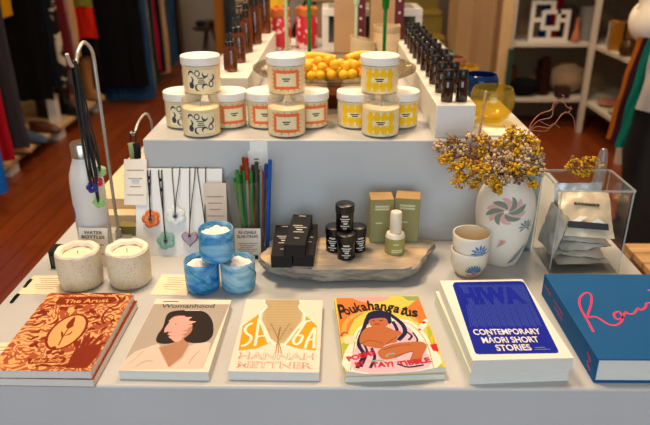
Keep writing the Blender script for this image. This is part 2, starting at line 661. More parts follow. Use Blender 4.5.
b = MB(); b.ball((0, 0, .013), .02, mat('speckled_shell', '#d9cdbd', .6, col2='#7d6a5a', vs=60), 16, (1.1, .9, .65), jag=.2)
o = b.build('speckled_shell'); o.location = pc + Vector((-.165, -.03, .0735)); tag(o, 'pale speckled shell at the left rim of the glass cake stand', 'shell')

# tall flared glass stems
def tall_stem(px, py, y, col, label, headpx=None):
    m = glass('stem_glass_' + col.strip('#'), col, body=.75, bodycol=col)
    p = on_y(px, py, y)
    t = thing('glass_rod', label, 'glass rod', (p.x, y, Z1), 0, 'tall glass stems behind the fruit')
    top = on_y(px, headpx if headpx is not None else -70, y).z - Z1
    b = MB(); b.lathe([(0, 0), (.02, 0), (.02, .003), (.006, .006), (.0055, .02), (.0055, top), (0, top)], m, 16); b.build('rod', t)
    b = MB(); b.lathe([(0, top), (.0075, top + .001), (.0105, top + .01), (.0125, top + .05), (.0135, top + .075), (.0125, top + .075), (.0115, top + .05), (0, top + .02)], m, 16); b.build('flared_cup', t)


tall_stem(287, 55, 1.98, '#c9d7a8', 'pale green glass stem standing left of the bright green ones', None)
tall_stem(309.5, 55, 1.98, '#0f8a33', 'bright green glass stem behind the middle of the fruit', None)
tall_stem(356, 30, 2.2, '#cfe0bb', 'pale green stem rising behind the slant-cut pale cylinder', 5)
tall_stem(384, 50, 1.98, '#0c7d2c', 'deep green flared glass stem behind the top yellow candle jar', 10)
# ------------------------------------------------------------------ amber bottles on the left riser
def amber_bottle(r, h, pump, label, loc):
    t = thing('amber_bottle', label, 'bottle', loc, 0, 'amber bottles on the left riser')
    s = h
    b = MB(); b.lathe([(0, 0), (r - .003, 0), (r, .003), (r, s * .78), (r * .85, s * .87), (r * .5, s * .95), (r * .42, s), (0, s)], AMBER, 28); b.build('bottle_body', t)
    b = MB(); b.lathe([(r * .5, s * .95), (r * .55, s * .955), (r * .55, s * 1.12), (r * .45, s * 1.14), (0, s * 1.14)], BLACK, 20); b.build('collar', t)
    b = MB()
    if pump:
        b.lathe([(0, s * 1.13), (r * .15, s * 1.13), (r * .15, s * 1.26), (r * .4, s * 1.265), (r * .42, s * 1.32), (0, s * 1.335)], BLACK, 14)
        b.tube([(0, 0, s * 1.3), (-r * .8, -r * .3, s * 1.3), (-r * 1.15, -r * .45, s * 1.265)], r * .13, BLACK, 8)
        b.build('pump_head', t)
    else:
        b.lathe([(0, s * 1.13), (r * .36, s * 1.13), (r * .36, s * 1.2), (r * .27, s * 1.3), (r * .2, s * 1.42), (0, s * 1.45)], mat('rubber_bulb', '#141415', .6), 16)
        b.build('dropper_bulb', t)
    return t


row = [(231.5, 73.5, .0148, .070, 0), (239.5, 64.5, .0165, .088, 0), (246.5, 54, .0185, .110, 1), (255, 45.5, .0215, .128, 1), (264.5, 35, .0225, .15, 1)]
for i, (px, py, r, h, pump) in enumerate(row):
    p = on_z(px, py - 1, ZR); p.y += r
    amber_bottle(r, h, pump, 'amber %s bottle, %s from the front in the right row on the left riser' % ('pump' if pump else 'dropper', ORD[i]), p)
for i, (dy, r, h, pump) in enumerate(((1.73, .0135, .066, 0), (1.85, .0150, .085, 0), (1.98, .0165, .105, 1), (2.13, .019, .122, 1), (2.3, .02, .14, 1))):
    amber_bottle(r, h, pump, 'amber %s bottle, %s from the front in the left row on the left riser' % ('pump' if pump else 'dropper', ORD[i]), (-.277, dy, ZR))

# ------------------------------------------------------------------ small dark bottles on the right riser
t0 = thing('dark_bottle', 'x', 'bottle', (0, 0, 0), 0, 'small dark bottles on the right riser')
b = MB(); b.lathe([(0, 0), (.0115, 0), (.013, .002), (.013, .043), (.0115, .0475), (.008, .0505), (.008, .053), (0, .053)], DARKAMBER, 24); b.build('bottle_body', t0)
b = MB()
o = b.lathe([(.0075, .0515), (.0108, .0515), (.0112, .0525), (.0112, .0675), (.0098, .0692), (0, .0692)], BLACK, 24)
b.build('screw_cap', t0)
for i in range(10):
    y = 1.383 + i * .089
    for side, (x, w) in enumerate(((.2505, 'left'), (.2815, 'right'))):
        lab = 'small black capped bottle, %s from the front, %s row on right riser' % (ORD[i], w)
        loc = Vector((x + random.uniform(-.002, .002), y + side * .004 + random.uniform(-.003, .003), ZR))
        if i == 0 and side == 0:
            t0.location = loc; t0['label'] = lab
        else:
            dup(t0, loc, random.uniform(0, 6), lab)


# ------------------------------------------------------------------ coloured glass bowls right of the riser
def glass_bowl(px, py, R0, h, col, label, bodyk=.25):
    p = on_z(px, py, Z1)
    m = glass('bowl_glass_' + col.strip('#'), col, rough=.03, body=bodyk, bodycol=col)
    b = MB()
    pr = [(0, 0), (R0 * .45, .001), (R0 * .8, h * .18), (R0, h * .5), (R0 * .97, h * .8), (R0 * .86, h * .99), (R0 * .84, h), (R0 * .82, h * .985), (R0 * .93, h * .8), (R0 * .955, h * .5), (R0 * .75, h * .22), (R0 * .4, h * .1), (0, h * .09)]
    b.lathe(pr, m, 48)
    o = b.build('glass_bowl'); o.location = (p.x, p.y + R0 * .6, Z1)
    return tag(o, label, 'bowl', 'coloured glass bowls')


glass_bowl(493, 125, .052, .082, '#f5e88e', 'large yellow glass bowl nearest the riser front, beside the wooden strip', .07)
glass_bowl(481, 99, .050, .062, '#123a80', 'dark blue glass bowl just behind the large yellow bowl', .45)
glass_bowl(464, 86.5, .050, .055, '#f0dc7a', 'amber yellow glass bowl behind the dark blue bowl', .14)
glass_bowl(452, 74, .047, .05, '#c98f7c', 'pale pink glass bowl between the yellow and the clear bowls', .3)
glass_bowl(443, 67, .047, .05, '#a9b8a0', 'pale greenish clear glass bowl, last of the row beside the riser', .2)
p = on_z(478, 132, Z1)
b = MB(); b.box(-.002, .002, 0, .008, 0, .105, WOOD, Matrix.Rotation(R(3), 4, 'Y'))
o = b.build('wooden_strip', bevel=.0005); o.location = (.318, 1.335, Z1 - .0); tag(o, 'thin upright wooden strip at the corner of the right riser', 'strip')
CARD2 = mat('white_leaflet', '#e8e2d4', .6)
b = MB(); b.box(-.045, .045, -.03, .03, 0, .004, CARD2)
o = b.build('leaflet_pad'); o.location = (.386, 1.385, Z1); tag(o, 'white pad of leaflets on the plinth corner under the yellow bowl front', 'leaflets')

# ------------------------------------------------------------------ things at the back of the plinth
RED = mat('red_floral_paper', '#c2182a', .5, col2='#f0c9cc', vs=38, lo=.53, hi=.57)
ORANGE = mat('orange_cloth', '#c8531d', .7, col2='#8f6a22', vs=30)
for px, py, lab, s in ((281, 50.5, 'red floral tin in front of the last amber bottle', .036), (306.5, 49, 'red floral tin behind the bright green stem', .041)):
    p = on_z(px, py, Z1)
    t = thing('floral_tin', lab, 'tin', (p.x, p.y + .03, Z1), 0, 'red floral tins')
    b = MB(); b.lathe([(0, 0), (s - .002, 0), (s, .003), (s * 1.04, .05), (s * 1.02, .11), (s * .95, .125), (0, .125)], RED, 32); b.build('tin_body', t)
    b = MB(); b.lathe([(s * .96, .122), (s * 1.05, .124), (s * 1.02, .15), (s * .7, .158), (s * .68, .15), (0, .148)], ORANGE, 24, wob=lambda r, z, a: (r * (1 + .05 * math.sin(7 * a)), z + .004 * math.sin(5 * a))); b.build('cloth_top', t)
    t.rotation_euler[2] = px
KRAFT = mat('kraft_card', '#b08b62', .75, var=.05, vs=10)
MAROON = flat('#5d2a33')
for px, py, w, lx, lab in ((349.5, 55, .115, .022, 'tall kraft box with dark maroon strip, left of its pair'), (384.5, 52, .12, .028, 'tall kraft box with dark maroon strip, right of its pair')):
    p = on_z(px, py, Z1)
    t = thing('kraft_box', lab, 'box', (p.x, 2.42, Z1), 0, 'kraft boxes behind the fruit')
    b = MB(); b.box(-w / 2, w / 2, 0, .08, 0, .36, KRAFT); b.build('box_body', t, bevel=.003)
    b = MB(); b.box(lx - .0, lx + .034, -.001, .0005, .0, .3, MAROON)
    for k in range(3):
        b.prism([(lx + .017 + .0045 * math.cos(a), 0 + .0045 * math.sin(a)) for a in [2 * PI * q / 10 for q in range(10)]], 0, .0006, flat('#d9c9bd'), Matrix.Translation((0, -.0011, .17 - k * .042 + (.02 if px > 370 else 0))) @ Matrix.Translation((0, 0, 0)) @ Matrix(((1, 0, 0, 0), (0, 0, -1, 0), (0, 1, 0, 0), (0, 0, 0, 1))))
    b.build('label_strip', t)
PALEW = mat('pale_turned_wood', '#cdb48f', .6, var=.06, vs=5, stretch=(1, 1, 20))
p = on_z(362, 62, Z1)
b = MB()
rr = .043
b.lathe([(0, 0), (rr, 0), (rr, .085), (rr - .004, .085), (rr - .004, .05), (0, .05)], PALEW, 40)
b.map(0, lambda q: (q[0], q[1], q[2] - (q[0] * .25 if q[2] > .08 else 0)))
o = b.build('wooden_cylinder'); o.location = (p.x, 2.22, Z1); tag(o, 'pale wooden cylinder vase with slanted rim, left of its pair', 'vase', 'pale wooden cylinder vases')
b = MB(); rr = .046
b.lathe([(0, 0), (rr, 0), (rr, .1), (rr - .002, .104), (rr, .108), (rr, .125), (rr - .004, .125), (rr - .004, .06), (0, .06)], PALEW, 40)
o = b.build('wooden_cylinder'); o.location = (on_y(386, 50, 2.25).x, 2.25, Z1); tag(o, 'pale wooden cylinder vase with level rim below the right kraft box', 'vase', 'pale wooden cylinder vases')
# white framed display case at the very back
t = thing('display_case', 'white framed glass display case behind the kraft boxes', 'display case', (0, 2.55, Z1))
xl, xr = on_y(322, 40, 2.55).x, on_y(421, 40, 2.55).x
H = .148
for x0, x1, y0, y1 in ((xl, xl + .026, 0, .026), (xr - .026, xr, 0, .026), (xl, xl + .026, .2, .226), (xr - .026, xr, .2, .226)):
    b = MB(); b.box(x0, x1, y0, y1, 0, H - .026, WHITE); b.build('post', t, bevel=.002)
b = MB()
for z0, z1 in ((.0, .02), (H - .026, H)):
    for x0, x1, y0, y1 in ((xl, xr, -.001, .026), (xl, xr, .2, .227), (xl, xl + .026, .026, .2), (xr - .026, xr, .026, .2)):
        b.box(x0, x1, y0, y1, z0, z1, WHITE)
b.build('frame', t)
b = MB(); b.box(xl + .02, xr - .02, .012, .015, .02, H - .02, glass('grey_pane', '#8f9a98', body=.12, bodycol='#7d8a88')); b.build('glass_pane', t)
b = MB(); b.box(xl + .02, xr - .02, .21, .215, .02, H - .02, mat('case_back', '#3b4144', .8, var=.4, vs=9, col2='#22282c')); b.build('back_panel', t)
b = MB(); b.box(xl, xr, 0, .226, H, H + .004, ACRYL); b.build('glass_top', t)

# ------------------------------------------------------------------ stone slab and what stands on it
SLATE = mat('grey_tan_slate', '#8a847a', .8, col2='#c6ab88', vs=13, stretch=(.6, 2.5, 5), bump=.7, bs=38, lo=.38, hi=.62)
TS = T + .040
out = [(259, 256), (272, 264), (313, 269), (360, 269), (405, 268), (420, 263), (427, 252), (435, 242), (425, 238), (380, 236.5), (300, 237.5), (272, 245)]
o2 = [on_z(x, y, TS) for x, y in out]
o2 = smooth([(p.x, p.y, 0) for p in o2], 10, True)
o2 = [p + Vector((.003 * noise.noise(p * 45), .003 * noise.noise(p * 45 + Vector((7, 3, 1))), 0)) for p in o2]
cx = sum(p.x for p in o2) / len(o2); cy = sum(p.y for p in o2) / len(o2)
b = MB()
rings = []
for s, z in ((.45, .0404), (.8, .0404), (.94, .0402), (.985, .0385), (1.0, .034), (.995, .026), (.97, .019), (.9, .010), (.78, .004), (.6, .0), (.3, .0)):
    rg = []
    for p in o2:
        w = 1 + (.05 * noise.noise(Vector((p.x * 30, p.y * 30, z * 110))) + .03 * noise.noise(Vector((p.x * 90, p.y * 90, z * 200))) if z < .038 else 0)
        rg.append(Vector(((p.x - cx) * s * w, (p.y - cy) * s * w, z + (.005 * noise.noise(Vector((p.x * 30, p.y * 30, z * 90))) if .003 < z < .038 else 0))))
    rings.append(rg)
GREYST = mat('rough_grey_stone', '#77756f', .9, col2='#a39a8c', vs=26, stretch=(1, 1, 4), bump=1, bs=60)
b.loft(list(reversed(rings[3:])), GREYST)
b.loft(list(reversed(rings[:4])), SLATE)
o = b.build('stone_slab', sharp=50); o.location = (cx, cy, T); tag(o, 'rough flat slab of grey slate carrying jars, boxes and a bottle', 'slab')
TS = T + .0405


def marks(b, rows, z, m, dx=.002):
    """unreadable small print: short bars"""
    for (cx, y, w, h) in rows:
        b.strips([(cx - w / 2, y), (cx + w / 2, y), (cx + w / 2, y + h), (cx - w / 2, y + h)], z, m, dx)


PRINTW = flat('#c9c6c0')
XY2XZ = Matrix(((1, 0, 0, 0), (0, 0, -1, 0), (0, 1, 0, 0), (0, 0, 0, 1)))   # lays a flat drawing up on a front face


def black_box(label, loc, rz, L=.148, w=.0415, h=.026, tilt=0):
    t = thing('black_box', label, 'box', loc, rz, 'slim black boxes on the slab', rx=tilt)
    b = MB(); b.box(-w / 2, w / 2, 0, L, 0, h, BLKMAT)
    b.build('carton', t, bevel=.0008)
    b = MB()
    rows = [(0, L * .93, .014, .003), (-.004, L * .6, .02, .0028), (.003, L * .54, .024, .0028), (.002, L * .46, .012, .004), (.002, L * .39, .022, .0026), (.001, L * .2, .01, .0022)]
    marks(b, rows, h + .0003, PRINTW)
    b.build('print', t)
    return t


p = on_z(281.5, 268.5, TS)
black_box('slim black box lying flat, lower left of the three on the slab', (p.x, p.y + .003, TS), R(1))
p = on_z(302.5, 268, TS)
black_box('slim black box lying flat, lower right of the three on the slab', (p.x + .001, p.y + .006, TS), R(-2))
p = on_z(294.5, 257, TS + .026)
black_box('slim black box laid across the two other black boxes', (p.x, p.y + .0, TS + .0266), R(-4))

JB = .0185


def black_jar(label, loc, rz=0):
    t = thing('black_jar', label, 'jar', loc, rz, 'small black jars on the slab')
    b = MB(); b.lathe([(0, 0), (JB - .002, 0), (JB - .0005, .0015), (JB - .0005, .038), (JB - .003, .04), (0, .04)], mat('black_glass', '#0b0b0d', .18, var=.1), 32); b.build('jar_body', t)
    b = MB(); b.lathe([(JB - .001, .0385), (JB + .0008, .0385), (JB + .0008, .0535), (JB - .001, .055), (0, .055)], BLACK, 32); b.build('lid', t)
    b = MB()
    marks(b, [(0, .0318, .013, .0035), (0, .026, .02, .0022), (0, .0215, .014, .0022), (.001, .016, .008, .0035), (0, .011, .018, .002), (0, .0065, .008, .0016)], .0002, PRINTW, .0015)
    b.map(0, wrap(JB - .0003)); b.build('print', t)
    return t


f = on_z(346, 257, TS)
black_jar('small black jar standing in front of its stack on the slab', f)
black_jar('small black jar at the rear left under the top jar', f + Vector((-.0235, .034, 0)), -.3)
black_jar('small black jar at the rear right under the top jar', f + Vector((.0235, .034, 0)), .4)
black_jar('small black jar on top of the three others', f + Vector((-.003, .0215, .0551)))

OLB = mat('olive_carton', '#8a8552', .6, var=.03)
TANB = mat('tan_carton_top', '#a5834e', .6, var=.03)
for px, py, w, h, rz, lab in ((381, 242.5, .049, .098, .05, 'olive green carton with tan top, left of the pair'), (405.5, 241.5, .052, .098, -.16, 'olive green carton with tan top, right of the pair')):
    p = on_z(px, py, TS)
    t = thing('olive_carton', lab, 'box', (p.x, p.y + .0, TS), rz, 'olive cartons on the slab')
    b = MB(); b.box(-w / 2, w / 2, 0, .044, 0, h, OLB); b.box(-w / 2, w / 2, 0, .044, h, h + .0015, TANB); b.build('carton', t, bevel=.0008)
    b = MB(); m = flat('#c9c8a4')
    o = b.mark(); marks(b, [(0, h * .83, w * .62, .0045), (0, h * .765, w * .62, .0045)], .0003, m); marks(b, [(-.006, h * .45, w * .3, .003)], .0003, m)
    b.map(o, lambda q: XY2XZ @ Vector(q)); b.build('print', t)
p = on_z(394.5, 251, TS)
t = thing('lotion_bottle', 'small olive bottle with tall cream cap in front of the cartons', 'bottle', (p.x, p.y - .002, TS))
b = MB(); b.lathe([(0, 0), (.019, 0), (.0205, .002), (.0205, .034), (.0203, .036)], mat('olive_bottle', '#979453', .35), 36); b.lathe([(.0203, .036), (.018, .043), (.0115, .046), (0, .046)], mat('cream_plastic', '#ddd3bd', .4, var=.02), 36); b.build('bottle_body', t)
b = MB(); b.lathe([(.0115, .0455), (.0125, .047), (.0120, .088), (.0105, .0905), (0, .091)], mat('cream_plastic', '#ddd3bd', .4), 28); b.build('cap', t)
b = MB(); marks(b, [(0, .024, .012, .002), (.003, .011, .024, .0022), (.003, .007, .024, .0022)], .0002, flat('#d7d6b0')); b.map(0, wrap(.0206)); b.build('print', t)

# ------------------------------------------------------------------ cups, vase
CER = mat('white_ceramic', '#e4dccd', .35, var=.03, vs=20)
CERIN = mat('cream_glaze', '#e0cda6', .35)
BLUEP = flat('#5f84b8')


def shell_print(b, cx, cy, r, m, n=9, spread=2.6, rot=PI / 2):
    for i in range(n):
        a = rot + (i - (n - 1) / 2) * spread / (n - 1)
        p0 = (cx + r * .25 * math.cos(a), cy + r * .25 * math.sin(a)); p1 = (cx + r * math.cos(a), cy + r * math.sin(a))
        b.stroke(smooth([p0, ((p0[0] + p1[0]) / 2, (p0[1] + p1[1]) / 2), p1], 4), r * .26, .0004, m, taper=True)
    b.stroke(disc(cx, cy, r * .2, r * .18, 8), r * .15, .0004, m, closed=True)


def cup(label, loc, rz, motif):
    t = thing('ceramic_cup', label, 'cup', loc, rz, 'stacked white ceramic cups')
    rf = lambda z: .0245 + (.037 - .0245) * min(1, max(0, (z - .002) / .026)) ** .7 + max(0, z - .03) * .05
    prof = [(0, 0), (.023, 0), (.0245, .002)] + [(rf(z), z) for z in (.006, .012, .02, .028, .038, .048, .055)]
    R1 = rf(.055)
    b = MB(); b.lathe(prof + [(R1 - .001, .057), (R1 - .003, .0565)], CER, 48); b.lathe([(R1 - .003, .0565), (R1 - .004, .045), (.031, .018), (.024, .008), (0, .006)], CERIN, 48); b.build('cup_body', t)
    b = MB(); motif(b)
    def w(p):
        rr = rf(p[1]) + .0006 + p[2]
        a = p[0] / .037
        return (rr * math.sin(a), -rr * math.cos(a), p[1])
    b.map(0, w); b.build('blue_motif', t)


p = on_z(468.5, 275, T)
cup('white ceramic cup with a blue flower over pink, lower of the stacked pair', (p.x, p.y + .01, T), 0, lambda b: (shell_print(b, .004, .018, .019, BLUEP, 9, 2.8), b.stroke([(-.012, .012), (.0, .009), (.016, .012)], .005, .0003, flat('#d9a3a0'))))
cup('white ceramic cup with blue shell motif, upper of the stacked pair', (p.x + .001, p.y + .01, T + .036), 0, lambda b: shell_print(b, .011, .027, .019, BLUEP, 9, 4.6))

vp = on_z(500.5, 262, T) + Vector((0, .012, 0))
t = thing('ceramic_vase', 'tall white ovoid vase with pink and green swirl holding dried flowers', 'vase', vp)
VPROF = [(.034, 0), (.038, .004), (.046, .03), (.0545, .065), (.0595, .1), (.0605, .125), (.057, .15), (.047, .172), (.036, .186), (.032, .194), (.0335, .2)]
vr = smooth([(r, 0, z) for r, z in VPROF], 4)


def vrad(z):
    for a, c in zip(vr, vr[1:]):
        if a.z <= z <= c.z:
            return a.x + (c.x - a.x) * (z - a.z) / max(1e-6, c.z - a.z)
    return vr[-1].x


b = MB(); b.lathe([(0, .0)] + [(p.x, p.z) for p in vr] + [(.030, .2), (.029, .19), (.04, .165), (.05, .12), (.04, .03), (0, .01)], CER, 56); b.build('vase_body', t)
b = MB()
PK, GN, GB = flat('#d7aaa4'), flat('#7c8a76'), flat('#7d8a90')
# swirl: tilted oval of alternating curved blades
for i in range(12):
    a = i * 2 * PI / 12
    pts = [(.040 * q * math.cos(a + q * 1.1) * 1.05, .027 * q * math.sin(a + q * 1.1)) for q in (.12, .35, .6, .85, 1.0)]
    pts = [(x * math.cos(.35) - y * math.sin(.35) - .014, x * math.sin(.35) + y * math.cos(.35) + .137) for x, y in pts]
    k = b.stroke(smooth(pts, 4), .0135 if i % 2 else .0105, .0004 + (0 if i % 2 else .0002), PK if i % 2 else GN, taper=True)
VWRAP = lambda p: ((vrad(p[1]) + .0004 + p[2]) * math.sin(p[0] / .058), -(vrad(p[1]) + .0004 + p[2]) * math.cos(p[0] / .058), p[1])
b.map(0, VWRAP); b.build('swirl_motif', t); b = MB()
shell_print(b, .03, .103, .0165, GB, 8, 4.5)
b.map(0, VWRAP); b.build('shell_motif', t); b = MB()
b.stroke(smooth([(.008, .012), (.022, .022), (.034, .038), (.046, .058)], 6), .014, .0004, GB, taper=True)
b.stroke(smooth([(.014, .02), (.028, .032), (.04, .05)], 6), .003, .0007, flat('#b9b6aa'), taper=True)
b.map(0, VWRAP); b.build('leaf_motif', t); b = MB()
for k in range(3):
    b.stroke(smooth([(-.026 + k * .005, .052 + k * .004), (-.02 + k * .005, .062 + k * .003), (-.021 + k * .004, .074)], 5), .006, .0004, PK if k != 1 else flat('#c98a60'), taper=True)
b.map(0, VWRAP); b.build('petal_motif', t)
p = on_y(545, 165, 1.36)
b = MB(); b.lathe([(0, 0), (.024, 0), (.027, .003), (.031, .235), (.029, .235), (.025, .006), (0, .006)], glass('pale_blue_glass', '#e3ecef', body=.22, bodycol='#9db8c6'), 32)
b.map(0, lambda p: (p[0] * .62, p[1] * .62, p[2] * .95))
o = b.build('glass_tumbler'); o.location = (.4305, 1.292, T); tag(o, 'tall slim pale blue glass tumbler behind the white vase', 'glass')

# ------------------------------------------------------------------ dried flowers
STEMM = mat('dry_stem', '#6d3d28', .8, col2='#8a5a3c', vs=60)
YF = [mat('yellow_floret', '#dcae18', .85, col2='#bb860c', vs=200), mat('ochre_floret', '#a5711a', .85, col2='#7d4e14', vs=200)]
CF = [mat('cream_floret', '#d9c29a', .85, col2='#b9966c', vs=200), mat('brown_bud', '#8f6a3c', .85, col2='#6b4a28', vs=200)]
ICO = None
vm = Vector((vp.x, vp.y, T + .197))


def floret(b, c, r, m, rnd):
    v, f = [], []
    n = 6
    pts = [(0, 0, r * .9)] + [(r * math.cos(2 * PI * i / n) * rnd.uniform(.7, 1.25), r * math.sin(2 * PI * i / n) * rnd.uniform(.7, 1.25), rnd.uniform(-.2, .45) * r) for i in range(n)] + [(0, 0, -r * .9)]
    rot = Matrix.Rotation(rnd.uniform(-1, 1), 3, 'X') @ Matrix.Rotation(rnd.uniform(-1, 1), 3, 'Y')
    v = [Vector(c) + rot @ Vector(p) for p in pts]
    f = [(0, 1 + i, 1 + (i + 1) % n) for i in range(n)] + [(n + 1, 1 + (i + 1) % n, 1 + i) for i in range(n)]
    b.add(v, f, m)


def sprig(tip, head_r, mats, rnd, label, n=34, cat='flower', flatk=.75, name='dried_flower', group='dried flowers in the white vase', z0=None):
    root = vm + Vector((rnd.uniform(-.018, .018), rnd.uniform(-.018, .018), -.02))
    tip = Vector(tip)
    t = thing(name, label, cat, root, 0, group)
    e = tip - root
    mid = e * .5 + Vector((rnd.uniform(-.01, .01), rnd.uniform(-.01, .01), .014 + abs(e.x) * .12))
    neck = Vector((e.x * .12, e.y * .12, max(.035, e.z * .35)))
    pts = smooth([(0, 0, -.06), (0, 0, 0), neck, mid, e], 6)
    b = MB(); b.tube(pts, .0012, STEMM, 5)
    for k in range(8):
        q = e + Vector((rnd.uniform(-1, 1), rnd.uniform(-1, 1), rnd.uniform(-.5, .9))) * head_r * 1.05
        b.tube([mid.lerp(e, .55), (mid.lerp(e, .8) + q) / 2, q], .0007, STEMM, 4)
    b.build('stem', t)
    b = MB()
    for k in range(n):
        d = Vector((rnd.gauss(0, 1), rnd.gauss(0, 1), rnd.gauss(0, 1))).normalized() * head_r * rnd.uniform(.35, 1)
        d.z *= flatk
        floret(b, e + d, rnd.uniform(.0026, .0048), mats[0] if rnd.random() < .84 else mats[1], rnd)
    b.build('flower_head', t, sharp=180)


rnd = random.Random(11)
yl = 'yellow dried flower cluster bunched with the others in the white vase'
cl = 'cream dried flower cluster bunched with the yellow ones in the white vase'
heads = []
for (px, py, dy, k) in ((441, 147, .01, 'c'), (452, 142, .01, 'b'), (444, 158, -.01, 'y'), (535, 151, .0, 'y'), (446, 150, .01, 'c'), (448, 157, 0, 'y'), (462, 149, .0, 'c'), (470, 137, .0, 'c'), (482, 140, .0, 'y'), (456, 168, -.03, 'y'), (461, 176, -.04, 'y'), (459, 182, -.045, 'y'), (471, 158, -.02, 'b'), (476, 170, -.045, 'y'), (474, 183, -.05, 'y'),
                        (488, 150, .0, 'c'), (491, 163, -.04, 'c'), (487, 174, -.06, 'y'), (494, 182, -.065, 'y'), (502, 144, .02, 'y'), (506, 156, -.02, 'c'), (512, 168, -.05, 'y'), (505, 180, -.06, 'c'), (516, 144, .02, 'y'), (520, 135, .03, 'y'), (512, 133, .03, 'y'),
                        (527, 150, .0, 'c'), (530, 142, .02, 'y'), (524, 162, -.03, 'c'), (531, 171, -.04, 'y'), (538, 160, -.01, 'c'), (519, 178, -.05, 'b'), (497, 190, -.07, 'y'), (533, 184, -.05, 'y'), (480, 152, -.01, 'y'), (498, 168, -.05, 'c'),
                        (466, 163, -.03, 'y'), (483, 165, -.04, 'y'), (517, 153, -.0, 'y'), (540, 170, -.02, 'c')):
    q = on_y(px, py, vp.y + dy)
    hr = rnd.uniform(.0155, .0215) if (px, py) not in ((497, 190), (533, 184), (470, 137)) else .011
    if k == 'y':
        sprig(q, hr, YF, rnd, yl, 42)
    elif k == 'c':
        sprig(q, hr, CF, rnd, cl, 40)
    else:
        sprig(q, hr, [CF[1], YF[1]], rnd, 'brown dried flower cluster in the white vase', 34)
for i, (px, py, dy, w) in enumerate(((577, 166, -.05, 'at the tip of'), (590, 163, -.05, 'beyond'))):
    pass
t = thing('dried_flower', 'long sprig of yellow dried flowers reaching over the clear acrylic box', 'flower', vm + Vector((.01, 0, -.02)), 0, 'dried flowers in the white vase')
b = MB(); b2 = MB()
hp = [on_y(x, y, vp.y - .03 + .0005 * (x - 560)) - t.location for x, y in ((569, 166), (575, 171), (573, 160), (581, 165), (586, 160), (590, 167), (595, 161), (583, 174), (588, 172), (598, 166))]
b.tube(smooth([(0, 0, -.06), (0, 0, .01), on_y(530, 172, vp.y - .03) - t.location, on_y(556, 172, vp.y - .03) - t.location, hp[1], hp[5]], 6), .0012, STEMM, 5)
for h in hp:
    b.tube([hp[1].lerp(h, .1), hp[1].lerp(h, .6) + Vector((0, 0, .004)), h], .0008, STEMM, 4)
    for k in range(14):
        floret(b2, h + Vector((rnd.gauss(0, 1), rnd.gauss(0, 1), rnd.gauss(0, .8))).normalized() * rnd.uniform(.003, .0105), rnd.uniform(.0025, .0042), YF[0] if rnd.random() < .8 else YF[1], rnd)
b.build('stem', t); b2.build('flower_head', t, sharp=180)
# the bare curly twig
t = thing('dried_twig', 'bare curly reddish twig rising behind the dried flowers', 'twig', vm + Vector((.005, .012, -.02)), 0, 'dried flowers in the white vase')
b = MB()
TW = mat('red_twig', '#8d5138', .8, col2='#a8745a', vs=60)
g = lambda *P: [on_y(x, y, vp.y + .03 + .0008 * (x - 520)) - t.location for x, y in P]
b.tube(smooth([Vector((0, 0, -.06)), Vector((0, 0, .01))] + g((527, 137), (531, 124), (540, 114), (551, 110), (553, 105), (558, 101), (564, 103), (567, 107), (572, 109)), 6), .0011, TW, 5)
b.tube(smooth(g((527, 133), (538, 121), (551, 117), (554, 107), (562, 99), (564, 96), (562, 95)), 6), .0009, TW, 5)
b.tube(smooth(g((525, 140), (535, 127), (549, 128), (556, 122), (562, 114), (569, 112), (571, 106)), 6), .0009, TW, 5)
b.tube(smooth(g((540, 121), (552, 126), (560, 117), (566, 112), (573, 117), (575, 127)), 6), .0007, TW, 5)
b.tube(smooth(g((530, 130), (546, 131), (553, 124), (560, 128)), 6), .0007, TW, 5)
b.build('twig', t)

# ------------------------------------------------------------------ clear acrylic box of foil pouches
BX0, BX1, BY0, BY1, BH = .454, .596, 1.178, 1.298, .182
t = thing('acrylic_box', 'clear acrylic box with lid holding silver foil pouches', 'box', (0, 0, T))
for nm, a in (('front_panel', (BX0, BX1, BY0, BY0 + .003, 0, BH)), ('back_panel', (BX0, BX1, BY1 - .003, BY1, 0, BH)), ('side_panel', (BX0, BX0 + .003, BY0 + .003, BY1 - .003, 0, BH)), ('side_panel', (BX1 - .003, BX1, BY0 + .003, BY1 - .003, 0, BH)), ('lid', (BX0 - .002, BX1 + .002, BY0 - .002, BY1 + .002, BH, BH + .003)), ('base_panel', (BX0 + .003, BX1 - .003, BY0 + .003, BY1 - .003, 0, .003))):
    b = MB(); b.box(*a, ACRYL); b.build(nm, t)
b = MB()
for x in (BX0, BX1):
    for y in (BY0, BY1):
        b.box(x - .0012, x + .0012, y - .0012, y + .0012, 0, BH, ACEDGE)
for z in (BH + .0015,):
    for y in (BY0 - .002, BY1 + .002):
        b.box(BX0 - .002, BX1 + .002, y - .0012, y + .0012, z - .0015, z + .0017, ACEDGE)
    for x in (BX0 - .002, BX1 + .002):
        b.box(x - .0012, x + .0012, BY0, BY1, z - .0015, z + .0017, ACEDGE)
b.build('polished_edge', t)
FOIL = mat('silver_foil', '#cfcbc4', .34, metal=.35, var=.06, vs=14, bump=.25, bs=45)
FOILT = mat('tan_foil', '#d6c6ac', .4, metal=.25, var=.06, vs=14, bump=.2, bs=45)


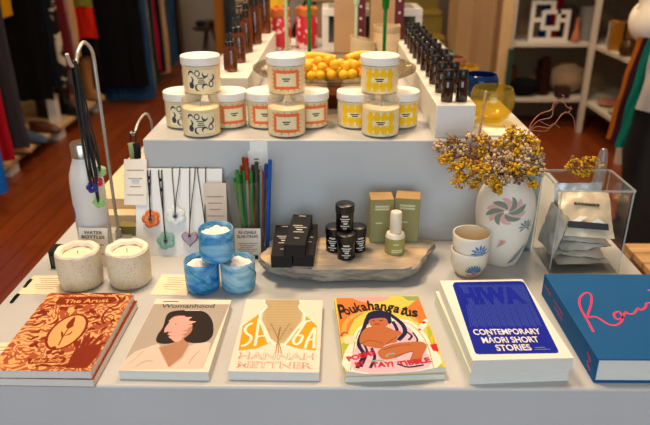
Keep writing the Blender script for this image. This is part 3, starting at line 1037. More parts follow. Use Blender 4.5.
def pouch(label, loc, rot, w, l, m, seed, printed=True):
    t = thing('foil_pouch', label, 'pouch', loc, 0, 'foil pouches in the acrylic box')
    t.rotation_euler = rot
    b = MB(); n = 15; k = 18
    for s in (1, -1):
        v = []
        for j in range(k + 1):
            for i in range(n + 1):
                u, q = i / n * 2 - 1, j / k * 2 - 1
                edge = max(0, (1 - abs(u) ** 4)) * max(0, (1 - abs(q) ** 4))
                v.append((u * w / 2, q * l / 2, s * (.0006 + .0085 * edge) + .004 * noise.noise(Vector((u * 2.2 + seed, q * 2.2, seed * 3.1))) + .002 * noise.noise(Vector((u * 6 + seed, q * 6, s)))))
        f = [(j * (n + 1) + i, j * (n + 1) + i + 1, (j + 1) * (n + 1) + i + 1, (j + 1) * (n + 1) + i) for j in range(k) for i in range(n)]
        b.add(v, f if s > 0 else [tuple(reversed(x)) for x in f], m)
    b.build('pouch_body', t, sharp=60)
    if printed:
        b = MB()
        zz = .0125
        for i in range(7):
            x = -.024 + i * .0075
            b.stroke(smooth([(x, l * .1), (x + .002, l * .1 + .008), (x + .004, l * .1 + .001), (x + .006, l * .1 + .007)], 4), .002, zz, BLACK)
        b.strips([(-w * .38, -l * .38), (w * .38, -l * .38), (w * .38, -l * .24), (-w * .38, -l * .24)], zz, mat('dark_blue_print', '#252a38', .4), .02)
        b.strips([(-w * .3, -l * .24), (w * .0, -l * .24), (w * .02, -l * .12), (-w * .26, -l * .12)], zz, flat('#e2dfda'), .02)
        b.strips([(w * .06, -l * .24), (w * .33, -l * .24), (w * .3, -l * .14), (w * .1, -l * .13)], zz, flat('#e2dfda'), .02)
        b.build('print', t)


bc = Vector(((BX0 + BX1) / 2, (BY0 + BY1) / 2, T))
for i, (dx, dy, z, rx, ry, rz, w, l, lab) in enumerate((
        (.002, 0, .014, 0, 0, .05, .112, .09, 'silver foil pouch lying flat at the bottom of the acrylic box'),
        (-.002, 0, .032, .05, .05, -.12, .106, .085, 'silver foil pouch lying second from the bottom of the box'),
        (.003, .0, .050, .08, -.06, .14, .106, .083, 'silver foil pouch lying third from the bottom of the box'),
        (-.0, .002, .069, .16, .06, -.1, .104, .086, 'silver foil pouch lying just under the large printed pouch'),)):
    pouch(lab, bc + Vector((dx, dy, z)), (rx, ry, rz), w, l, FOIL, i + 1, False)
pouch('large tan and silver foil pouch with black print slanting on top of the pile', bc + Vector((.006, -.002, .110)), (.66, .04, -.1), .108, .112, FOILT, 9.3)
pouch('silver foil pouch standing on edge at the left wall of the box', bc + Vector((-.056, -.004, .075)), (.05, -1.36, .03), .09, .09, FOIL, 5.5, False)
pouch('pale foil pouch standing at the back of the acrylic box', bc + Vector((.005, .046, .11)), (1.5, 0, .03), .1, .1, mat('white_foil', '#cfd6da', .4, metal=.4, bump=.2, bs=45), 7.7, False)
p = on_z(601.5, 189, T + BH + .003)
b = MB(); b.lathe([(0, 0), (.010, 0), (.0115, .002), (.0105, .05), (.0088, .068), (.006, .076), (0, .079)], glass('thick_clear_glass', '#eef2f0', body=.1, bodycol='#e6eae8'), 24)
o = b.build('glass_stopper'); o.location = (p.x - .003, p.y + .013, T + BH + .0048); tag(o, 'small rounded clear glass tube standing on the acrylic box lid', 'glass tube')
# ------------------------------------------------------------------ left half of the table
SPECK = mat('speckled_ceramic', '#d9c8ad', .55, var=.04, vs=30)
_nt = SPECK.node_tree
_p = [n for n in _nt.nodes if n.type == 'BSDF_PRINCIPLED'][0]
_v = noise_node(_nt, 420, 2)
_rp = _nt.nodes.new('ShaderNodeValToRGB'); _rp.color_ramp.elements[0].position = .60; _rp.color_ramp.elements[1].position = .68
_mx = _nt.nodes.new('ShaderNodeMixRGB'); _mx.inputs[2].default_value = (*lin('#9a8060'), 1)
_src = _p.inputs['Base Color'].links[0].from_socket
_nt.links.new(_v.outputs['Fac'], _rp.inputs[0]); _nt.links.new(_rp.outputs[0], _mx.inputs[0]); _nt.links.new(_src, _mx.inputs[1]); _nt.links.new(_mx.outputs[0], _p.inputs['Base Color'])
for i, (px, py, lab) in enumerate(((80.5, 286, 'speckled cream ceramic candle pot, nearer the table edge'), (129.5, 284, 'speckled cream ceramic candle pot, nearer the necklace board'))):
    p = on_z(px, py, T)
    t = thing('speckled_candle', lab, 'candle', (p.x, p.y + .012, T), i * 2.1, 'speckled candle pots')
    wob = lambda r, z, a: (r * (1 + .015 * math.sin(2 * a + i)), z + (.0012 * math.sin(3 * a + i) if z > .07 else 0))
    b = MB(); b.lathe([(0, 0), (.036, 0), (.040, .003), (.0425, .02), (.0435, .05), (.0425, .074), (.0405, .0755), (.0385, .073), (.0385, .064), (0, .0635)], SPECK, 56, wob=wob); b.build('ceramic_pot', t)
    b = MB(); b.lathe([(.0383, .0665), (.034, .0675), (.015, .0665), (0, .067)], WAXW, 48); b.build('wax', t)
    b = MB(); b.lathe([(.0395, .072), (.042, .0765), (.040, .081), (.031, .0788), (.028, .073), (.034, .0685)], mat('white_tissue', '#eadfcc', .85), 48, wob=lambda r, z, a: (r * (1 + .012 * math.sin(4 * a + i) + .006 * math.sin(9 * a)), z - .0035 + .0011 * math.sin(7 * a + i))); b.build('tissue_ruffle', t)
    b = MB(); b.tube([(0, 0, .066), (.001, 0, .074)], .0012, mat('cotton_wick', '#cdb892', .9), 6); b.build('wick', t)

# blue swirled glass candles
BG = [glass('blue_swirl_glass', '#b5dcf0', body=.72, bodycol='#1b8ed2', col2='#9fd4ee', vs=11), glass('pale_blue_swirl_glass', '#c5e4f2', body=.66, bodycol='#4fa8d2', col2='#c5e2ea', vs=10), glass('deep_blue_swirl_glass', '#a5d2ec', body=.76, bodycol='#1478c4', col2='#7cc4e8', vs=11)]
TEAL = flat('#1f8f8c', .2)
f = on_z(202.5, 290.5, T); f2 = on_z(237.5, 290.5, T)
pos = [(Vector((f.x, f.y + .010, T)), 'blue swirled glass candle with green-blue rim, lower left of the three', 2), (Vector((f2.x + .0015, f2.y + .012, T)), 'pale blue swirled glass candle, lower right of the three', 1)]
mid = (pos[0][0] + pos[1][0]) / 2
pos.append((Vector((mid.x - .0035, mid.y + .006, T + .0651)), 'blue swirled glass candle standing on top of the other two', 0))
RG = .0335
for n_, (q, lab, k) in enumerate(pos):
    t = thing('blue_candle', lab, 'candle', q, n_ * 1.4, 'blue swirled glass candles')
    b = MB(); b.lathe([(0, 0), (RG - .005, 0), (RG - .001, .004), (RG, .012), (RG + .0006, .054), (RG + .0002, .063), (RG - .001, .0645), (RG - .0023, .063), (RG - .0023, .046)], BG[k], 48)
    b.build('glass_cup', t)
    b = MB(); b.lathe([(0, .005), (RG - .0045, .005), (RG - .003, .012), (RG - .003, .044), (0, .0445)], mat('white_soy_wax', '#dfe6e4', .5, sss=.1), 40); b.build('wax', t)
    b = MB()
    TIS = mat('white_tissue_paper', '#eceae6', .8)
    rings = []
    for q in range(9):
        rq = (RG - .0028) * (1 - q / 8) + .0004
        rings.append([(rq * math.cos(a), rq * math.sin(a), .0505 + (.0 if q == 0 else .007 * (q / 8) + .010 * abs(noise.noise(Vector((rq * 95 * math.cos(a) + n_ * 7, rq * 95 * math.sin(a), n_)))) + .004 * abs(noise.noise(Vector((rq * 220 * math.cos(a), rq * 220 * math.sin(a), n_ * 5)))))) for a in [2 * PI * k_ / 26 for k_ in range(26)]])
    b.loft([[(x, y, .046) for x, y, z in rings[0]]] + rings, TIS)
    b.build('tissue_paper', t, sharp=50)
    b = MB()
    for s_, sg in ((0, 1), (2.2, -1)):
        b.tube(smooth([((RG + .0006) * math.cos(a0), (RG + .0006) * math.sin(a0), z) for a0, z in ((4.1 + s_, .060), (4.4 + s_, .048), (4.9 + s_, .036), (5.0 + s_ + .2 * sg, .02), (4.6 + s_, .012))], 6), .0011, TEAL, 6)
    b.build('glass_trail', t)
for (px, py, w, l, rz, lab) in ((48, 285, .09, .075, .0, 'cream price sheet lying by the table edge, left of the speckled candles'), (174, 285, .072, .082, -.05, 'cream price sheet lying partly under the blue glass candles'), (-4, 357, .05, .08, 0, 'cream sheet at the left edge of the photo, beside the red-brown book')):
    p = on_z(px, py, T)
    b = MB(); b.box(-w / 2, w / 2, -l / 2, l / 2, 0, .0009, CREAM)
    marks(b, [(0, l * (.32 - .11 * k), w * (.6 - .1 * (k % 3)), .0016) for k in range(6)], .00105, GREYINK, .05)
    o = b.build('price_sheet'); o.location = (p.x, p.y, T); o.rotation_euler = (0, 0, rz); tag(o, lab, 'price sheet', 'cream price sheets')

# steel capped water bottle
p = on_y(97.5, 250, 1.262)
t = thing('water_bottle', 'white water bottle with steel cap and small colour prints', 'bottle', (p.x, 1.262, T), R(-20))
b = MB(); b.lathe([(0, 0), (.033, 0), (.035, .003), (.035, .165), (.033, .185), (.027, .205), (.0225, .217), (.0215, .224), (0, .224)], mat('white_bottle_paint', '#d5d2cf', .35, var=.02), 44); b.build('bottle_body', t)
b = MB(); b.lathe([(.0215, .2235), (.0225, .2245), (.0225, .252), (.021, .2545), (0, .255)], STEEL, 40); b.build('cap', t)
b = MB()
b.strips(disc(-.024, .105, .011, .016), .0003, flat('#75568f'), .002); b.strips(disc(-.038, .09, .008, .02), .0003, flat('#4a5a96'), .002); b.strips(disc(-.028, .165, .006, .012), .0003, flat('#dd9a2f'), .002)
b.map(0, wrap(.0351)); b.build('print', t)


def standing_card(name, label, px, py, y, w, h, lean, rz=0, title=None, m=CARD, rows=6, base=None, th=.001, z=None, cat='card', group=None, dark=None, ts=None):
    p = on_y(px, py, y)
    t = thing(name, label, cat, (p.x, y, T if z is None else z), rz, group, rx=lean)
    b = MB(); b.box(-w / 2, w / 2, -th / 2, th / 2, 0, h, m); b.build('card', t)
    b = MB(); o = b.mark(); zz = th / 2 + .0003
    top = h * .86
    if title:
        for k, s in enumerate(title):
            hh = ts or h * .075
            b.text(s, 0, h * .84 - k * hh * 1.5, hh, zz, INK, w=w * .8 * (len(s) / max(len(q) for q in title)) ** .6, bold=.02)
        top = h * .84 - len(title) * (ts or h * .075) * 1.6
    for k in range(rows):
        hh = (top - h * .14) / max(1, rows)
        marks(b, [(0 if not title else -w * .02 * (k % 3), top - hh * (k + .6), w * (.74 - .13 * (k % 3)), min(.0016, max(.0008, hh * .3)))], zz, GREYINK, .05)
    if dark:
        for k in range(5):
            b.strips([(-w * .42 + k * w * .17, h * .04), (-w * .42 + k * w * .17 + w * .13, h * .04), (-w * .42 + k * w * .17 + w * .13, h * .16), (-w * .42 + k * w * .17, h * .16)], zz, INK, .05)
    b.map(o, lambda q: XY2XZ @ Vector(q)); b.build('print', t)
    return t


standing_card('info_card', 'white card headed WATER BOTTLES leaning on the white water bottle', 93, 261, 1.196, .062, .083, R(-17), R(-3), ['WATER', 'BOTTLES'], rows=6, group='standing cards')
standing_card('info_card', 'small white card headed RE-USABLE GLASS STRAWS in front of the straw glass', 248, 254, 1.228, .056, .072, R(-8), 0, ['RE-USABLE', 'GLASS STRAWS'], rows=7, dark=True, ts=.0062, group='standing cards')

# necklace board leaning on the plinth
by0, by1, bh = 1.246, 1.318, .178
xb0, xb1 = on_y(136, 256, by0).x, on_y(222, 256, by0).x
t = thing('necklace_board', 'white display board with pendants hung over it, leaning on the plinth', 'board', (0, by0, T), rx=-math.atan2(by1 - by0, bh))
hb = math.hypot(bh, by1 - by0)
b = MB(); b.box(xb0, xb1, 0, .006, 0, hb, mat('white_board', '#dfe0df', .5, var=.01)); b.build('panel', t, bevel=.001)
bn = Vector((0, -bh, by1 - by0)).normalized()


def on_board(px, py, off=.004):
    o = Vector((0, by0, T)) + bn * off
    d = sight(px, py)
    k = (o - CAMP).dot(bn) / d.dot(bn)
    return CAMP + d * k


def flower_pendant(b, c, ex, ey, R0, m, petals=5, hole=.28, th=.006):
    """rounded petals round a hole, in the plane of ex, ey"""
    nrm = ex.cross(ey).normalized()
    n = 60
    rings = []
    for s, z in ((hole, -th * .3), (hole, th * .3), (hole + .2, th * .55), (.75, th * .5), (.95, th * .2), (1, 0), (.95, -th * .3), (.7, -th * .5), (hole + .2, -th * .5), (hole, -th * .3)):
        rg = []
        for i in range(n):
            a = 2 * PI * i / n
            lob = 1 if petals == 0 else (.78 + .22 * abs(math.sin(a * petals / 2)) ** .6)
            rr = R0 * (s * (lob if s > .5 else 1))
            rg.append(c + ex * rr * math.cos(a) + ey * rr * math.sin(a) + nrm * z)
        rings.append(rg)
    b.loft(rings, m, cap=False)


def heart(b, c, ex, ey, s, m, th=.008):
    nrm = ex.cross(ey).normalized()
    pts = []
    for i in range(40):
        a = 2 * PI * i / 40
        pts.append((16 * math.sin(a) ** 3 / 16, (13 * math.cos(a) - 5 * math.cos(2 * a) - 2 * math.cos(3 * a) - math.cos(4 * a)) / 16))
    rings = [[c + ex * x * s * k + ey * y * s * k + nrm * z for x, y in pts] for k, z in ((.3, -th / 2), (.8, -th / 2), (1, 0), (.8, th / 2), (.3, th / 2))]
    b.loft(rings, m)


BX = Vector((1, 0, 0)); BY = Vector((0, by1 - by0, bh)).normalized()
pend = [(151, 219, (147.5, 173), (150, 173), '#dd7434', 5, .0095, 'orange glass flower pendant on knotted black cord'),
        (166, 240.5, (158.5, 173), (161.5, 173), '#86b8ae', 5, .0095, 'teal glass flower pendant hanging lowest on the board'),
        (175.5, 216, (172, 171), (179.5, 171), '#e4e8e6', 6, .0105, 'clear white glass ring pendant at the middle of the board'),
        (190, 238.5, (189.5, 171), (195, 171), '#9a8094', -1, .010, 'purple amethyst heart pendant on black cord'),
        (206, 232, (197.5, 171), (205.5, 171), '#7d8a94', 6, .006, 'pendant on the rightmost cord of the board, half hidden by the blue candle')]
for px, py, a0, a1, col, kind, rad, lab in pend:
    c = on_board(px, py, .0055)
    t = thing('pendant_necklace', lab, 'necklace', c, 0, 'pendants on the necklace board')
    pm = glass('pendant_' + col.strip('#'), col, rough=.1, body=.85, bodycol=col)
    b = MB()
    if kind < 0:
        heart(b, Vector(), BX, BY, rad * 1.9, pm)
    else:
        flower_pendant(b, Vector(), BX, BY, rad * 2.15, pm, kind)
    b.build('pendant', t)
    b = MB(); b.ball(Vector((0, -.004, .001 if kind >= 0 else .008)), .0038 if kind >= 0 else .003, mat('dark_bead', '#3b3630', .3, metal=.4), 10); b.build('bead', t)
    b = MB()
    tp = [on_board(*a0, .0035) - c, on_board(*a1, .0035) - c]
    start = Vector((0, -.004, .003 if kind >= 0 else .009))
    for s in tp:
        b.tube(smooth([start, start.lerp(s, .35) + Vector((.0012 if s == tp[0] else -.0012, -.001, 0)), start.lerp(s, .8), s, s + Vector((0, .004, .004)), s + Vector((0, .012, .002)), s + Vector((0, .010 - .0, -.02))], 4), .0010 if kind != 5 else .0013, CORD, 6)
    if kind == 5:
        m_ = (tp[0] + tp[1]) / 2
        for q in (.55, .75, .9):
            b.ball(start.lerp(m_, q) + Vector((0, -.001, 0)), .0026, CORD, 8, (1, 1, 1.8))
    b.tube([tp[0] + Vector((0, .011, -.02)), tp[1] + Vector((0, .011, -.02))], .001, CORD, 6)
    b.build('cord', t)
# cards beside the board
q = on_y(216.5, 224, 1.236)
standing_card('info_card', 'cream card of small grey lines standing right of the necklace board', 216.5, 250, 1.258, .05, .158, R(-12), 0, rows=8, m=mat('pink_cream_card', '#d8c6b4', .6), group='standing cards')
p = on_y(135.5, 204, 1.30)
q = on_board(135.5, 205, .002)
t = standing_card('info_card', 'cream card clipped at the upper left corner of the necklace board', 135.5, 205, q.y, .05, .10, -math.atan2(by1 - by0, bh), 0, rows=4, m=CARD, group='standing cards', z=q.z)
b = MB(); b.box(-.008, .008, -.002, .008, .05, .058, WIRE); b.build('clip', t)

# glass of straws
p = on_z(250.5, 251, T)
gx, gy = p.x, p.y + .012
t = thing('straw_glass', 'tall tapered glass vase holding coloured glass straws', 'vase', (gx, gy, T))
b = MB(); b.lathe([(0, 0), (.037, 0), (.0385, .003), (.046, .172), (.0448, .1725), (.0365, .010), (0, .009)], glass('straw_vase_glass', '#fcfcfa', body=.02, bodycol='#cfc8ba'), 48); b.build('glass_vase', t)
SCOL = [('#2f8f3e', 'green'), ('#96481a', 'amber brown'), ('#1d5fc0', 'cobalt blue'), ('#b53028', 'red'), ('#3d4a42', 'smoky dark'), ('#c3d0cb', 'clear')]
plan = [(237, 170, 0), (244, 171, 0), (243.5, 157.5, 1), (246.5, 158, 3), (253, 165, 4), (256.5, 162, 4), (248, 168, 0), (259, 170, 1), (262.5, 171, 3), (266.5, 164, 2), (270, 160, 2), (240, 180, 5), (268, 172, 2), (251, 172, 0), (264, 178, 4), (247, 181, 5), (239.5, 174, 0), (241.5, 166, 1), (258, 174, 3), (255, 180, 5), (261, 166, 5), (234.5, 178, 0)]
for i, (px, py, ci) in enumerate(plan):
    col, nm = SCOL[ci]
    dy = ((i * 7) % 5 - 2) * .009
    top = on_y(px, py, gy + dy)
    foot = Vector((gx + (top.x - gx) * (.75 if i % 3 else .35), gy + dy * .8, T + .011))
    b = MB()
    r0 = .0042 if ci != 5 else .003
    e = top - foot
    v = b.lathe([(r0, 0), (r0, e.length), (r0 * .7, e.length), (r0 * .7, .002), (r0, 0)], glass('straw_' + col.strip('#'), col, rough=.05, body=.72 if ci != 5 else .3, bodycol=col), 12, X=Vector((0, 0, 1)).rotation_difference(e).to_matrix().to_4x4())
    o = b.build('glass_straw'); o.location = foot
    tag(o, '%s glass straw standing in the tall glass vase' % nm, 'straw', '%s glass straws' % nm)
# price cards on the plinth's front
for px, py, w, h, lab, y in ((259, 155, .038, .06, 'white tag taped at the top of the plinth front above the straws', 1.3292), (256.5, 162, .036, .05, 'white tag hanging lower on the plinth front just behind the straws', 1.3276)):
    p = on_y(px, py, y)
    b = MB(); b.box(-w / 2, w / 2, 0, .001, -h / 2, h / 2, mat('bright_tag', '#f4f1ea', .6))
    o0 = b.mark(); marks(b, [(0, h * .1, w * .3, .003), (.002, -h * .05, w * .35, .0015)], .0002, GREYINK, .05); b.map(o0, lambda q: XY2XZ @ Vector(q))
    o = b.build('price_tag'); o.location = (p.x, y - .0002, p.z - (max(0, p.z + h / 2 - Z1 + .002))); tag(o, lab, 'price tag', 'price tags on the plinth front')

# tall wire hook with felt flower necklaces
hx = on_z(120, 237, T).x
t = thing('wire_hook', 'tall bent grey wire hook stand holding felt flower necklaces', 'stand', (hx, 1.335, T))
b = MB(); b.lathe([(0, 0), (.03, 0), (.03, .003), (.007, .004), (.007, .022), (0, .022)], WIRE, 24); b.build('base', t)
b = MB(); b.tube([(0, 0, .003)] + smooth([(0, 0, .02), (0, 0, .2), (0, 0, .36), (0, 0, .415), (0, -.014, .438), (0, -.045, .451), (0, -.076, .440), (0, -.090, .426), (0, -.1, .4185), (0, -.113, .4175), (0, -.124, .423), (0, -.133, .443)], 6), .0037, WIRE, 10); b.build('bent_wire', t)
hk = Vector((hx, 1.335 - .107, T + .4178))
for px, py, col, dy, rad, lab in ((92, 187.5, '#1d2480', -.0, .0125, 'dark blue felt flower necklace on the tall wire hook'), (97.5, 182, '#b8182c', .015, .0115, 'red felt flower necklace on the tall wire hook'), (100.5, 171, '#93b778', .03, .0125, 'pale green felt flower necklace hanging highest on the tall wire hook'), (99, 202, '#8ec173', .012, .0135, 'light green felt flower necklace hanging lowest on the tall wire hook')):
    c = on_y(px, py, 1.202 + dy * .5)
    t = thing('felt_necklace', lab, 'necklace', c, 0, 'felt flower necklaces on the wire hook')
    b = MB(); flower_pendant(b, Vector(), Vector((1, 0, 0)), Vector((0, .15, 1)).normalized(), rad, mat('felt_' + col.strip('#'), col, .9, var=.12, vs=90, sheen=.3), 5, .2, .010); b.build('felt_flower', t)
    b = MB()
    h0 = hk - c + Vector((0, dy * .3 - .006, .0062))
    for s in (-1, 1):
        b.tube(smooth([Vector((0, -.004, .002)), Vector((s * .002, -.004, .03)), h0 * .5 + Vector((s * .004, -.002, 0)), h0 + Vector((s * .0045, 0, -.012)), h0 + Vector((s * .002, 0, .0)), h0], 6), .0022, CORD, 6)
    b.build('cord', t)
# small hook by the plinth corner
hx = on_z(131, 205, T).x
p0 = on_y(150, 127, 1.44)
t = thing('wire_hook', 'small wire hook stand half hidden by the left end of the plinth', 'stand', (-.45, 1.55, T))
b = MB(); b.lathe([(0, 0), (.028, 0), (.028, .003), (.006, .004), (0, .004)], WIRE, 20); b.build('base', t)
b = MB(); b.tube([(0, 0, .003)] + smooth([(0, 0, .02), (0, 0, .19), (0, -.006, .226), (0, -.04, .250), (0, -.1, .248), (0, -.138, .234), (0, -.152, .230), (0, -.166, .24)], 6), .003, WIRE, 8); b.build('bent_wire', t)
hk = Vector((-.45, 1.55 - .150, T + .2305))
for i, (dz, col, lab) in enumerate(((-.055, '#19191a', 'thick black cord bundle hanging from the small wire hook'), (-.062, '#a9bb86', 'pale green felt pendant hanging from the small wire hook'))):
    c = hk + Vector((.003 - i * .012, -.002 + i * .001, 0))
    t = thing('felt_necklace', lab, 'necklace', c, 0, 'necklaces on the small wire hook')
    m = mat('felt_' + col.strip('#'), col, .9, var=.1)
    b = MB(); b.tube(smooth([(.0, 0, -.02), (.002, -.002, dz * .6), (0, -.001, dz - i * .03)], 5), .0085 if i == 0 else .0075, m, 8); b.build('felt_pendant', t)
    b = MB(); b.tube(smooth([(0, 0, -.018), (.002, 0, .002), (.004 + i * .008, .002, .0075)], 4), .002, CORD, 6); b.build('cord', t)

# flat boxes and blocks left of the plinth
CRB = mat('cream_carton', '#d9c4a0', .6, var=.03)
b = MB(); b.box(-.075, .075, 0, .40, 0, .030, CRB); o = b.build('flat_carton', bevel=.001); o.location = (-.53, 1.40, T); tag(o, 'flat cream carton lying left of the plinth, lower of two', 'box', 'flat cream cartons')
b = MB(); b.box(-.06, .06, 0, .34, 0, .026, CRB); o = b.build('flat_carton', bevel=.001); o.location = (-.525, 1.44, T + .0305); tag(o, 'flat cream carton on top of the other, behind the wire hook', 'box', 'flat cream cartons')
b = MB(); b.box(-.03, .03, 0, .03, 0, .024, mat('olive_wood', '#837a3f', .6, var=.12, vs=10)); o = b.build('wooden_block', bevel=.001); o.location = (-.465, 1.348 + .0, T); tag(o, 'small olive wooden block at the foot of the wire hook', 'block')
b = MB(); b.box(-.022, .022, 0, .05, 0, .026, mat('dark_green_card', '#23412c', .6, var=.1)); o = b.build('green_box', bevel=.002); o.location = (-.525, 1.60, T + .057); tag(o, 'dark green box on the flat cream cartons', 'box')
# black holder at the table edge
p = on_z(50, 264, T)
t = thing('sign_holder', 'black wedge shaped sign holder at the left table edge', 'sign holder', (-.592, 1.205, T), R(3))
b = MB(); b.prism([(0, 0), (.06, 0), (.06, .034), (.0, .04)], -.02, .02, BLKMAT, Matrix(((1, 0, 0, 0), (0, 0, 1, 0), (0, 1, 0, 0), (0, 0, 0, 1)))); b.build('wedge', t, bevel=.001)
b = MB(); b.box(.004, .056, -.0212, -.0205, .006, .03, mat('dark_sheen', '#202022', .3)); b.build('front_plate', t)
for px, py, c, lab in ((28, 284, '#1d2e22', 'small dark green clip on the left table edge near the price sheet'), (15, 299, '#191919', 'small black clip on the left table edge nearest the books')):
    p = on_z(px, py, T)
    t = thing('edge_clip', lab, 'clip', (p.x, p.y, T), R(90), 'clips on the left table edge')
    b = MB(); b.box(-.016, .016, -.003, .003, 0, .003, flat(c)); b.build('jaw', t, bevel=.0008)
    b = MB(); b.tube([(-.014, 0, .0035), (0, 0, .0055), (.014, 0, .0035)], .0013, flat(c), 6); b.build('lever', t)
# ------------------------------------------------------------------ books
class Book:
    """a book on the table: page block(s) and a printed cover; drawings are traced flat onto the cover's own plane"""

    def __init__(s, label, cx, cy, w, l, th, z, covercol, rz=0, hard=False, group='books along the table front', spinecol=None, name='book'):
        s.w, s.l, s.th = w, l, th
        s.t = thing(name, label, 'book', (cx, cy, z), rz, group)
        s.X = (Matrix.Translation((cx, cy, z)) @ Matrix.Rotation(rz, 4, 'Z'))
        s.I = s.X.inverted()
        s.top = z + th
        c = mat('cover_' + covercol.strip('#'), covercol, .6, var=.015, vs=8, spec=.15) if isinstance(covercol, str) else covercol
        sp = flat(spinecol) if spinecol else c
        ct = .0024 if hard else .0005
        i = .004 if hard else .0006
        s.seq = 0
        s.b = MB()
        s.b.box(-w / 2, w / 2, -l / 2, l / 2, 0, ct, c)
        s.b.box(-w / 2, w / 2, -l / 2, l / 2, th - ct, th, c)
        s.b.box(-w / 2, -w / 2 + ct, -l / 2, l / 2, ct, th - ct, sp)
        p = MB(); p.box(-w / 2 + ct, w / 2 - i, -l / 2 + i, l / 2 - i, ct, th - ct, PAGES)
        p.build('pages', s.t)

    def art(s, ox, oy, scale):
        s.o = (ox, oy, scale)

    def z(s):
        s.seq += 1
        return s.th + .00005 + .000014 * s.seq

    def m(s, p):
        """drawing point -> cover coordinates"""
        q = s.I @ on_z(s.o[0] + p[0] * s.o[2], s.o[1] + p[1] * s.o[2], s.top)
        e = .0006
        return (max(-s.w / 2 + e, min(s.w / 2 - e, q.x)), max(-s.l / 2 + e, min(s.l / 2 - e, q.y)))

    def poly(s, pts, col, k=1, sm=0):
        P = [s.m(p) for p in pts]
        if sm:
            P = [(q.x, q.y) for q in smooth([(p[0], p[1], 0) for p in P], sm, True)]
        s.b.poly(P, s.z(), flat(col))

    def stroke(s, pts, w, col, k=2, closed=False, taper=False, sm=5):
        P = smooth([(*s.m(p), 0) for p in pts], sm, closed)
        s.b.stroke(P, w, s.z(), flat(col), closed, taper=taper)

    def text(s, st, p0, p1, h, col, k=3, bold=.01):
        a, c = Vector(s.m(p0)), Vector(s.m(p1))
        d = c - a
        X = Matrix.Translation((a.x, a.y, 0)) @ Matrix.Rotation(math.atan2(d.y, d.x), 4, 'Z')
        s.b.text(st, d.length / 2, 0, h, s.z(), flat(col), w=d.length, bold=bold, X=X)

    def done(s):
        return s.b.build('cover', s.t, smooth_all=False)


def at_front(px_l, px_r, py, ztop):
    a, c = on_z(px_l, py, ztop), on_z(px_r, py, ztop)
    return a, c


# --- the red-brown pair on the left
TH = .0145
a, c = at_front(-12, 91, 370.5, T + 2 * TH)
w, l = c.x - a.x, on_z(60, 293, T + 2 * TH).y - a.y
cx, cy = (a.x + c.x) / 2, a.y + l / 2
TANO, REDB = '#d8a268', '#7d2a14'
m, nt, out_ = nodes('woodcut_print')
pb = nt.nodes.new('ShaderNodeBsdfPrincipled'); pb.inputs['Roughness'].default_value = .6; pb.inputs['Specular IOR Level'].default_value = .25
n1 = noise_node(nt, 26, 2); n1.inputs['Distortion'].default_value = 1.8
mth = nt.nodes.new('ShaderNodeMath'); mth.operation = 'MULTIPLY'; mth.inputs[1].default_value = 34
sn = nt.nodes.new('ShaderNodeMath'); sn.operation = 'SINE'
rp = nt.nodes.new('ShaderNodeValToRGB'); rp.color_ramp.elements[0].position = .05; rp.color_ramp.elements[1].position = .16
rp.color_ramp.elements[0].color = (*lin('#a04a26'), 1); rp.color_ramp.elements[1].color = (*lin(TANO), 1)
nt.links.new(n1.outputs['Fac'], mth.inputs[0]); nt.links.new(mth.outputs[0], sn.inputs[0]); nt.links.new(sn.outputs[0], rp.inputs[0]); nt.links.new(rp.outputs[0], pb.inputs['Base Color']); nt.links.new(pb.outputs[0], out_.inputs[0])
lo = Book('lower copy of the red and tan woodcut book titled The Artist', cx + .004, cy - .001, w, l, TH, T, '#8f2d12', rz=-.012)
lo.done()
bk = Book('tan and red-brown woodcut covered book titled The Artist, on top of its copy', cx, cy, w, l, TH, T + TH + .0001, m, spinecol=REDB)
bk.art(30, 285, 110 / 519)
S = lambda *a, **k: bk.stroke(*a, **k)
bk.poly([(118, 84), (140, 60), (260, 54), (400, 55), (412, 72), (385, 86), (260, 92), (130, 94)], REDB, 2)
bk.text('The Artist', (158, 86), (370, 80), .0125, '#e3a968', 4, .012)
A_, B_ = bk.m((175, 218)), None
for ry, rx, kcol, kk in ((.054, .031, REDB, 3), (.049, .0265, TANO, 4)):
    o0 = bk.b.poly(disc(A_[0], A_[1], rx, ry, 40), bk.z(), flat(kcol))
S([(134, 285), (158, 240), (188, 195), (205, 160)], .0022, REDB, 6)
S([(212, 150), (190, 185), (176, 205)], .011, REDB, 6, taper=True)
S([(150, 250), (152, 230), (148, 218)], .0035, REDB, 6, taper=True)
S([(158, 240), (185, 232), (200, 218)], .0035, REDB, 6, taper=True)
S([(182, 205), (198, 195), (205, 185)], .004, REDB, 6, taper=True)
bk.poly([(-10, 345), (20, 348), (165, 340), (172, 350), (160, 366), (-10, 372)], REDB, 3)
bk.text('Ruby Solly', (2, 366), (150, 360), .009, '#e3a968', 5, .012)
bk.poly([(168, 392), (190, 345), (212, 305), (255, 285), (320, 280), (340, 290), (318, 335), (268, 392)], REDB, 2)
for q in (((215, 310), (228, 280), (238, 255)), ((235, 300), (255, 270), (262, 240)), ((262, 290), (285, 262), (300, 240)), ((285, 285), (318, 262), (345, 250)), ((318, 288), (345, 275), (368, 268)), ((225, 300), (215, 275), (222, 250)), ((250, 290), (270, 255), (282, 225)), ((300, 285), (325, 250), (352, 228))):
    S(list(q), .007, REDB, 3, taper=True)
S([(410, 50), (425, 70), (410, 95), (375, 110), (350, 135), (340, 160), (352, 185)], .004, REDB, 3)
S([(345, 165), (375, 140), (405, 150)], .003, REDB, 3, taper=True); S([(375, 110), (405, 118), (420, 110)], .004, REDB, 3, taper=True)
